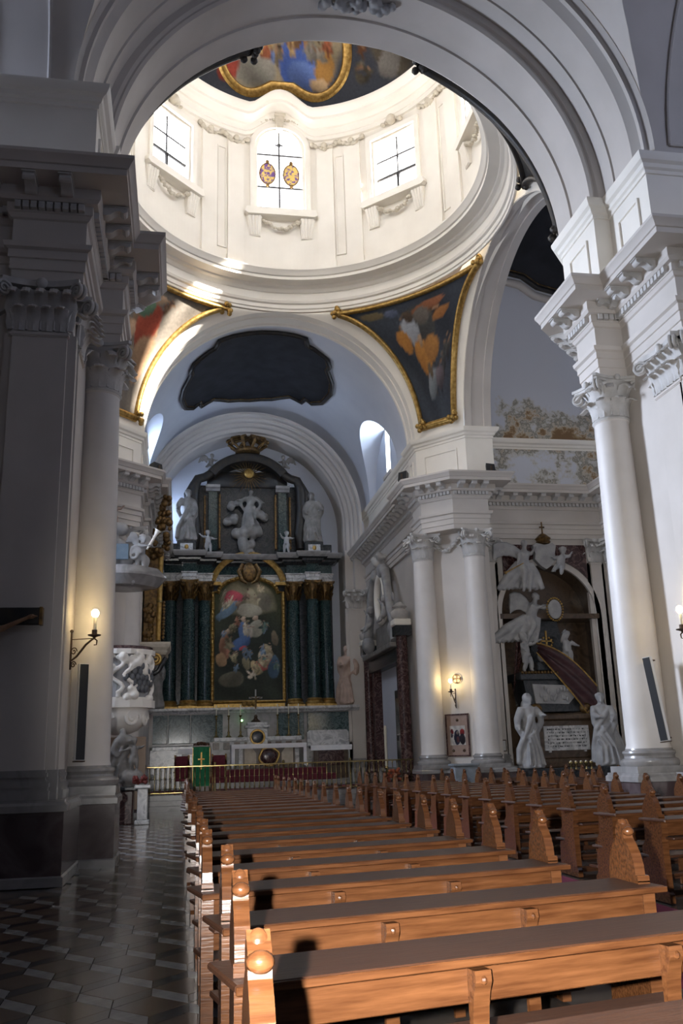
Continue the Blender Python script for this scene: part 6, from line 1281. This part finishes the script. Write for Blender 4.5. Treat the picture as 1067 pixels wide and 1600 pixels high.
for k in range(30):
    a = D(rb.uniform(-150, 5)); z = rb.choice((rb.uniform(4.35, 4.8), rb.uniform(3.45, 3.75), rb.uniform(4.2, 4.6))); bo.ell((PX + .9 * math.cos(a), PY + .86 * math.sin(a), z), (rb.uniform(.08, .16),) * 3, 9, 7)
for a in (-95, -70, -20): bo.tube([(PX + .92 * math.cos(D(a + 12 * math.sin(k * .8))), PY + .88 * math.sin(D(a + 12 * math.sin(k * .8))), 3.6 + .09 * k) for k in range(13)], .07, 7)
o = link('marble_scrollwork', remesh(bo, 'marble_scrollwork', M['plaster_white'], .03, PU), PU)
CN = thing('pulpit_canopy', 'pointed grey sounding board with white marble figures above the pulpit', 'canopy', (PX, PY, 6.85))
star = []
for k in range(48):
    a = 2 * PI * k / 48; r = 1.02 + .26 * max(0, math.cos(2 * (a - 0))) ** 6; star.append((PX + r * math.cos(a), PY + r * .95 * math.sin(a)))
def stars(k): return [(PX + (x - PX) * k, PY + (y - PY) * k) for x, y in star]
cnp = MB()
for (k0, z0), (k1, z1) in zip([(.55, 6.82), (.8, 6.86), (1.0, 7.15), (.98, 7.22), (.8, 7.45)], [(.8, 6.86), (1.0, 7.15), (.98, 7.22), (.8, 7.45), (.3, 7.5)]):
    A_, B_ = stars(k0), stars(k1); n = len(A_); cnp.add([(x, y, z0) for x, y in A_] + [(x, y, z1) for x, y in B_], [(i, (i + 1) % n, n + (i + 1) % n, n + i) for i in range(n)])
cnp.add([(x, y, 6.82) for x, y in stars(.55)], [tuple(range(48))]); cnp.build('sounding_board', M['grey_marble'], CN, smooth=40)
m_ = MB(); cloud(m_, [(PX - .3, PY - .55, 7.05, .25), (PX + .2, PY - .6, 7.05, .22), (PX - .3, PY - .1, 7.7, .36), (PX + .2, PY - .15, 7.75, .32), (PX - .2, PY, 8.2, .35), (PX - .3, PY + .1, 8.8, .3), (PX + .5, PY, 7.7, .24)], 12)
for sx in (-.35, .3): m_.tube([(PX + sx + .2 * (1 - k / 22) * math.cos(k * .5), PY - .45, 7.85 + .26 * (1 - k / 22) * math.sin(k * .5)) for k in range(20)], .06, 7)
link('cloud_group', remesh(m_, 'cloud_group', M['statue'], .035, CN), CN); MB().cbox(PX - .3, PX + .12, PY - .52, PY - .46, 7.65, 8.15, .02).build('blue_shield', pm('blue_slate', (.13, .19, .25), (.17, .23, .29), .5, 4), CN)
m_ = putto(1.15, (.6, -1, 0), dict(rh=(.38, -.1, .82), lh=(.2, -.15, .6), hip=(0, 0, .4), chest=(.04, 0, .62))); wing(m_, (-.05, .1, .75), (-.3, .15, 1.2), (-.15, 0, -.4), 6, .02); wing(m_, (.1, .1, .75), (.3, .15, 1.05), (.1, 0, -.4), 6, .02)
place('angel', m_, 'statue', 'white angel blowing a trumpet on top of the pulpit canopy', 'statue', (PX + .45, PY - .25, 7.42), 0, .028)
tag(MB().tube([(PX + .66, PY - .4, 8.0), (PX + .78, PY - .42, 8.2), (PX + .9, PY - .44, 8.42), (PX + .97, PY - .45, 8.55), (PX + 1.0, PY - .46, 8.6)], [.03, .035, .045, .08, .13], 12).build('trumpet', M['plaster_white'], smooth=60), 'white marble trumpet pointing up from the pulpit canopy', 'trumpet')
place('putto', putto(1.0, (.5, -1, 0)), 'statue_pink', 'pinkish putto seated high above the pulpit beside the column', 'statue', (PX - .42, PY + .1, 8.75), 0, .028)
# gilded organ case seen edge-on beyond the pulpit
OC = thing('organ_case', 'gilded carved organ case edge beyond the pulpit', 'organ', (-.95, 32.4, 4.9)); og = MB(); ro_ = random.Random(9)
MB().cbox(-1.3, -.72, 32.0, 33.6, 5.6, 9.0, .02).build('body', M['gold_dark'], OC); MB().tube([(-.78, 31.9, 5.7), (-.74, 31.9, 8.9)], .09, 12).build('pipe', M['gold'], OC, smooth=60); MB().lathe([(.11, 0), (.11, .06)], (-.76, 31.9, 7.0), 12).build('pipe_ring', M['brass'], OC)
for k in range(70):
    z = ro_.uniform(8.6, 10.9); w_ = .2 + .12 * math.sin((z - 8.6) * 2.2); og.ell((-.85 + (z - 8.6) * .12 + ro_.uniform(-w_, w_), 31.9 + ro_.uniform(-.2, .2), z), ro_.uniform(.07, .14), 7, 5)
for k in range(30): og.ell((-1.1 + ro_.uniform(-.15, .15), 31.95, ro_.uniform(5.7, 7.0)), ro_.uniform(.06, .12), 7, 5)
for k in range(12): og.ell((-.62, 31.95, 5.8 + .11 * k), .06, 7, 5)
og.build('gilded_carving', M['gold_dark'], OC, smooth=60)['kind'] = 'stuff'
MB().sweep([(-.4, 33.6), (-.4, 31.75), (-1.4, 31.75)], [(-.3, 5.2), (-.12, 5.2), (-.05, 5.3), (-.1, 5.35), (0, 5.45), (.04, 5.55), (.04, 5.62), (-.3, 5.64)][::1]).build('console_cornice', M['ornament'], OC)
sv = MB().tube([(-1.3 + .03 * k, 31.75, 5.0 - .02 * math.sin(k)) for k in range(10)] + [(-.85 + .2 * (1 - k / 26) * math.sin(k * .5 - .2), 31.75, 5.05 + .2 * (1 - k / 26) * -math.cos(k * .5 - .2)) for k in range(22)], .05, 7); sv.build('gold_scroll', M['gold'], OC, smooth=60); MB().tube([(-1.3, 31.9, 4.7), (-1.0, 31.9, 4.5), (-.75, 31.9, 4.65), (-.62, 31.9, 4.9), (-.5, 31.9, 5.1)], [.1, .09, .08, .09, .07], 8).build('dark_scroll', M['dark_stone'], OC, smooth=60)
# dark carved group and flower pedestal below the pulpit
m_ = MB(); m_.merge(saint(1.5, (.6, -1, 0), .05, None, (.2, -.1, .75), 15), Matrix.Translation((-.05, 0, .1))); m_.merge(putto(.9, (.5, -1, 0)), Matrix.Translation((.35, -.1, .45))); m_.merge(putto(.8, (.5, -1, 0)), Matrix.Translation((-.35, -.15, .25))); cloud(m_, [(-.2, 0, .1, .35), (.3, -.05, .15, .35), (0, .1, .5, .3), (.1, 0, 1.2, .25)], 3)
place('carved_group', m_, 'statue_dark', 'dark carved wooden figure group below the pulpit', 'statue', (-1.62, 27.3, 1.0), 0, .03)
ct_ = thing('side_altar', 'dark side altar below the pulpit carrying the carved group', 'altar', (-1.7, 27.4, 0)); MB().cbox(-2.3, -1.25, 27.0, 27.9, 0, .9, .03).build('body', M['dark_red_stone'], ct_); MB().cbox(-2.4, -1.15, 26.9, 27.95, .9, 1.0, .02).build('top', M['dark_stone'], ct_); MB().cbox(-2.5, -1.0, 28.9, 29.0, 0.3, 2.4, .02).build('reredos', M['tan'], ct_)
fp = thing('flower_stand', 'white marble stand with red flowers beside the side altar', 'stand', (-1.0, 26.8, 0)); MB().cbox(-1.18, -.78, 26.6, 27.0, 0, .12, .02).cbox(-1.12, -.84, 26.66, 26.94, .12, .95, .02).cbox(-1.2, -.76, 26.58, 27.02, .95, 1.05, .02).build('stand', M['pale_marble'], fp)
fb = MB(); rf = random.Random(13)
for k in range(30): fb.ell((-1.08 + rf.uniform(-.2, .2), 26.72 + rf.uniform(-.15, .15), 1.08 + rf.uniform(0, .2)), .05, 7, 5)
fb.build('red_flowers', pm('red_flower', (.20, .01, .015), (.09, .03, .015), .7, 30), fp, smooth=60)
# ================================================================== WALL LAMPS
def sconce(label, wall, out, zb, s=1.0):
    # wall: bracket point on the wall, out: horizontal vector to the bulb
    w_ = Vector((wall[0], wall[1], 0)); o_ = Vector((out[0], out[1], 0)); t = thing('wall_lamp', label, 'lamp', (wall[0], wall[1], zb - .95 * s), 0, 'electric candle wall lamps')
    Pp = lambda u, z: w_ + o_ * u + Vector((0, 0, zb + z * s))
    b = MB(); b.tube([Pp(.04, -.92), Pp(.04, -.30)], .018, 6); b.tube([Pp(.04, -.42), Pp(1, -.42)], .008, 6); b.tube([Pp(.04, -.78), Pp(.3, -.70), Pp(.65, -.52), Pp(.9, -.44), Pp(1.0, -.42), Pp(1.12, -.46), Pp(1.1, -.53), Pp(1.0, -.53)], [.014, .018, .018, .016, .016, .013, .01, .01], 6)
    for c_, r_ in (((.16, -.62), .07), ((.16, -.84), .06)): b.tube([Pp(c_[0] + r_ * 2 * (1 - k / 20) * math.cos(k * .55), c_[1] + r_ * (1 - k / 20) * math.sin(k * .55)) for k in range(18)], .010, 6)
    b.ell(Pp(.04, -.28), .03, 8, 6); b.build('bracket', M['iron'], t, smooth=50)
    c = Pp(1, 0); MB().lathe([(.015, -.42), (.03, -.40), (.105, -.375), (.11, -.36), (.03, -.36)], c, 16).lathe([(.045, -.36), (.045, -.28)], c, 12).build('drip_pan', M['iron'], t, smooth=50); MB().lathe([(.028, -.34), (.028, -.06)], c, 12).build('candle_tube', M['candle'], t, smooth=50)
    MB().ell(c, (.062, .062, .07), 14, 10).build('bulb', M['bulb'], t, smooth=60); return t
sconce('lit wall lamp on the near left pier in front of the column', (-1.83, 15.8), (.40, -.16), 4.07)
sconce('lit wall lamp between the far columns, above the framed notice board', (9.45, 31.02), (-.24, -.27), 4.06)
sconce('lit wall lamp peeping out left of the near right column', (9.86, 18.1), (-.42, .36), 4.07)
sconce('lit wall lamp cut by the right picture edge', (9.37, 15.28), (-.34, 0), 4.05)
# gilded consecration cross in a ring behind the far lamp
n_ = Vector((-.66, -.75, 0)); t_ = Vector((.75, -.66, 0)); c_ = Vector((9.52, 30.98, 4.14)); Em = MB()
def E_(u, v): return c_ + n_ * .03 + t_ * u + Vector((0, 0, v))
Em.tube([E_(.155 * math.cos(2 * PI * k / 28), .155 * math.sin(2 * PI * k / 28)) for k in range(29)], .011, 6, caps=False)
for a, b in (((0, -.12), (0, .12)), ((-.12, 0), (.12, 0)), ((-.05, .12), (.05, .12)), ((-.05, -.12), (.05, -.12)), ((-.12, -.05), (-.12, .05)), ((.12, -.05), (.12, .05))): Em.tube([E_(*a), E_(*b)], .014, 6)
tag(Em.build('consecration_cross', M['gold_dark']), 'painted cross in a ring on the wall behind the far lamp', 'emblem')
# ================================================================== LOUDSPEAKERS, FLOODLIGHTS, NOTICES, CRUCIFIX
def speaker(label, a, b, face, w=.16, d=.1):
    a = Vector(a); b = Vector(b); t = thing('column_loudspeaker', label, 'loudspeaker', b, 0, 'slim loudspeakers on the near columns'); u = (a - b); f = Vector(face).normalized(); s_ = u.normalized().cross(f).normalized(); f = s_.cross(u.normalized())
    def bx(m, w0, w1, d0, d1, t0, t1):
        v = [b + u * tt + s_ * ww + f * dd for tt in (t0, t1) for dd in (d0, d1) for ww in (w0, w1)]; return m.add(v, [(0, 2, 3, 1), (4, 5, 7, 6), (0, 1, 5, 4), (2, 6, 7, 3), (0, 4, 6, 2), (1, 3, 7, 5)])
    bx(MB(), -w / 2, w / 2, 0, d, 0, 1).build('housing', M['white_plastic'], t); bx(MB(), -w / 2 + .008, w / 2 - .008, d, d + .015, .008, .992).build('grille', M['black'], t)
    m = MB(); bx(m, -w / 2 - .005, w / 2 + .005, -.02, d + .01, -.012, .0); bx(m, -.02, .02, -.25, 0, .96, .975); bx(m, -.02, .02, -.2, 0, .03, .045); m.build('bracket', M['iron'], t)
speaker('slim black loudspeaker hanging beside the left column', (-1.66, 16.22, 3.28), (-1.66, 16.14, 1.68), (.45, -1, 0))
speaker('slim black loudspeaker hanging beside the right column', (9.02, 16.62, 3.32), (9.14, 16.5, 1.72), (-1, -.75, 0))
def flood(label, c, face):
    t = thing('floodlight', label, 'floodlight', c, math.atan2(face[1], face[0]) + PI / 2, 'black floodlights on the cornice'); MB().prism([(-.16, .05), (.16, .12), (.18, .42), (-.12, .36)], -.2, .2, 'x').build('housing', M['black'], t, local=True); MB().box(-.24, -.21, -.03, .03, 0, .3).box(.21, .24, -.03, .03, 0, .3).box(-.24, .24, -.04, .04, -.0, .02).build('yoke', M['iron'], t, local=True)
flood('black floodlight on the cornice corner above the portal side', (8.0, 31.2, 11.33), (-1, .5)); flood('black floodlight on the cornice above the tomb side of the far pier', (11.0, 30.0, 11.33), (1, -.3)); flood('black floodlight on the far left cornice above the pulpit', (-.95, 30.9, 11.33), (1, .5))
# framed notice board and papers on the far pier
def on_panel(u, v, d): return c_ * 0 + Vector((9.48, 31.06, 0)) + t_ * u + n_ * d + Vector((0, 0, v))
def pbox(m, u0, u1, v0, v1, d0, d1):
    v = [on_panel(u, w, d) for w in (v0, v1) for d in (d0, d1) for u in (u0, u1)]; return m.add(v, [(0, 2, 3, 1), (4, 5, 7, 6), (0, 1, 5, 4), (2, 6, 7, 3), (0, 4, 6, 2), (1, 3, 7, 5)])
nb = thing('notice_board', 'brown framed board with a dark reproduction, under the far lamp', 'notice board', on_panel(0, 1.55, .05)); pbox(MB(), -.42, .40, 1.55, 2.93, .02, .05).build('board', pm('board_brown', (.24, .16, .12), (.28, .19, .15), .6, 8), nb)
f_ = MB(); pbox(f_, -.45, .43, 2.9, 2.95, .02, .08); pbox(f_, -.45, .43, 1.52, 1.57, .02, .08); pbox(f_, -.45, -.40, 1.52, 2.95, .02, .08); pbox(f_, .38, .43, 1.52, 2.95, .02, .08); f_.build('frame', M['dark_red_stone'], nb)
pr = MB().grid(lambda u, v: tuple(on_panel(-.30 + .58 * u, 1.9 + .65 * v, .056)), 30, 34).build('print', M['canvas'], nb); paint(pr.data, [(i / 30, j / 34) for j in range(35) for i in range(31)], lambda u, v: (.40, .37, .34), [(.45, .4, .2, .4, 0, (.02, .02, .035), .3), (.15, .7, .12, .14, 0, (.16, .02, .02), .4), (.8, .65, .16, .2, 0, (.20, .02, .02), .4), (.8, .3, .2, .3, 0, (.02, .015, .02), .3), (.5, .62, .08, .1, 0, (.22, .18, .15), .4), (.12, .5, .08, .12, 0, (.06, .05, .06), .4), (.5, .3, .1, .15, 0, (.08, .03, .03), .4)], 31, .03)
m_ = MB()
for u, v in ((0, 2.74), (-.2, 1.72), (.2, 1.72)): m_.ell(on_panel(u, v, .055), .05, 8, 6)
m_.build('stud', M['iron'], nb, smooth=60)
tag(pbox(MB(), -.62, -.5, 1.72, 3.0, .12, .15).build('notice_strip', M['paper']), 'tall white paper strip left of the framed board', 'notice')
t = thing('small_notice', 'small framed white notice left of the tomb', 'notice', (11.12, 31.28, 1.7)); MB().cbox(11.0, 11.24, 31.28, 31.32, 1.66, 2.02, .004).build('sheet', M['paper'], t); m_ = MB()
for r in ((10.98, 11.26, 1.64, 1.67), (10.98, 11.26, 2.01, 2.04), (10.98, 11.0, 1.67, 2.01), (11.24, 11.26, 1.67, 2.01)): m_.box(r[0], r[1], 31.27, 31.33, r[2], r[3])
m_.build('frame', M['iron'], t)
cb = thing('confessional_box', 'grey covered box standing between the far pews and the notice board', 'box', (9.1, 29.6, 0)); MB().cbox(8.75, 9.55, 29.35, 29.85, 0, 1.22, .03).build('box', M['grey_cloth'], cb); MB().cbox(8.7, 9.6, 29.3, 29.9, 1.22, 1.3, .02).build('lid', M['grey_cloth'], cb)
# large crucifix on the near left pier, mostly outside the picture
CR = thing('wall_crucifix', 'dark wooden crucifix on the near left pier, one arm of the figure in view', 'crucifix', (-3.35, 13.75, 2.0))
MB().cbox(-4.65, -2.05, 13.86, 13.98, 3.63, 3.88, .012).build('crossbeam', M['black_frame'], CR); MB().cbox(-3.48, -3.22, 13.86, 13.98, 1.9, 4.5, .012).build('upright', M['black_frame'], CR); e_ = MB().cbox(-2.07, -2.02, 13.85, 13.99, 3.62, 3.89, .008).cbox(-4.68, -4.63, 13.85, 13.99, 3.62, 3.89, .008).cbox(-3.49, -3.21, 13.85, 13.99, 4.48, 4.53, .008); e_.build('gilt_end_cap', M['gold_dark'], CR)
m_ = MB(); T(m_, [(-3.35, 13.75, 2.55), (-3.35, 13.72, 2.8), (-3.35, 13.73, 3.05), (-3.35, 13.75, 3.3), (-3.35, 13.76, 3.42)], [.13, .12, .15, .13, .06], 14); headg(m_, (-3.32, 13.7, 3.55), .24, (.2, -1, -.3), 1.1, False, True)
for sg in (-1, 1):
    T(m_, [(-3.35 + sg * .15, 13.75, 3.3), (-3.35 + sg * .5, 13.76, 3.44), (-3.35 + sg * .75, 13.78, 3.54), (-3.35 + sg * 1.12, 13.82, 3.72)], [.07, .06, .048, .028], 10); hand(m_, (-3.35 + sg * 1.12, 13.82, 3.73), (sg, 0, .15), .9)
    T(m_, [(-3.35 + sg * .08, 13.75, 2.55), (-3.35 + sg * .1, 13.66, 2.3), (-3.35 + sg * .05, 13.76, 2.02)], [.10, .075, .04], 10); m_.ell((-3.35 + sg * .04, 13.74, 1.98), (.045, .09, .04), 8, 6)
T(m_, [(-3.5, 13.72, 2.62), (-3.35, 13.62, 2.58), (-3.2, 13.72, 2.62), (-3.12, 13.74, 2.4)], [.06, .07, .07, .03], 8)
link('figure', remesh(m_, 'figure', pm('corpus', (.20, .11, .06), (.28, .16, .09), .5, 5), .018, CR), CR)
# carved crest at the crown of the nave arch
ck = MB(); rk = random.Random(17)
for k in range(46):
    a = rk.uniform(-.16, .16); ck.ell((XC + .15 + RA * math.sin(a) * 1.0 + rk.uniform(-.03, .03), 16.75 + rk.uniform(-.3, .2) * (1 - abs(a) * 4), ZS + RA * math.cos(a) - rk.uniform(0, .16)), rk.uniform(.06, .13), 7, 5)
tag(link('arch_crest', remesh(ck, 'arch_crest', M['statue'], .025)), 'carved leafy crest at the crown of the nave arch', 'ornament')
for o in list(COL.objects):
    if o.parent is None and o.name.split('.')[0] in ('column', 'pilaster'): o['kind'] = 'thing'
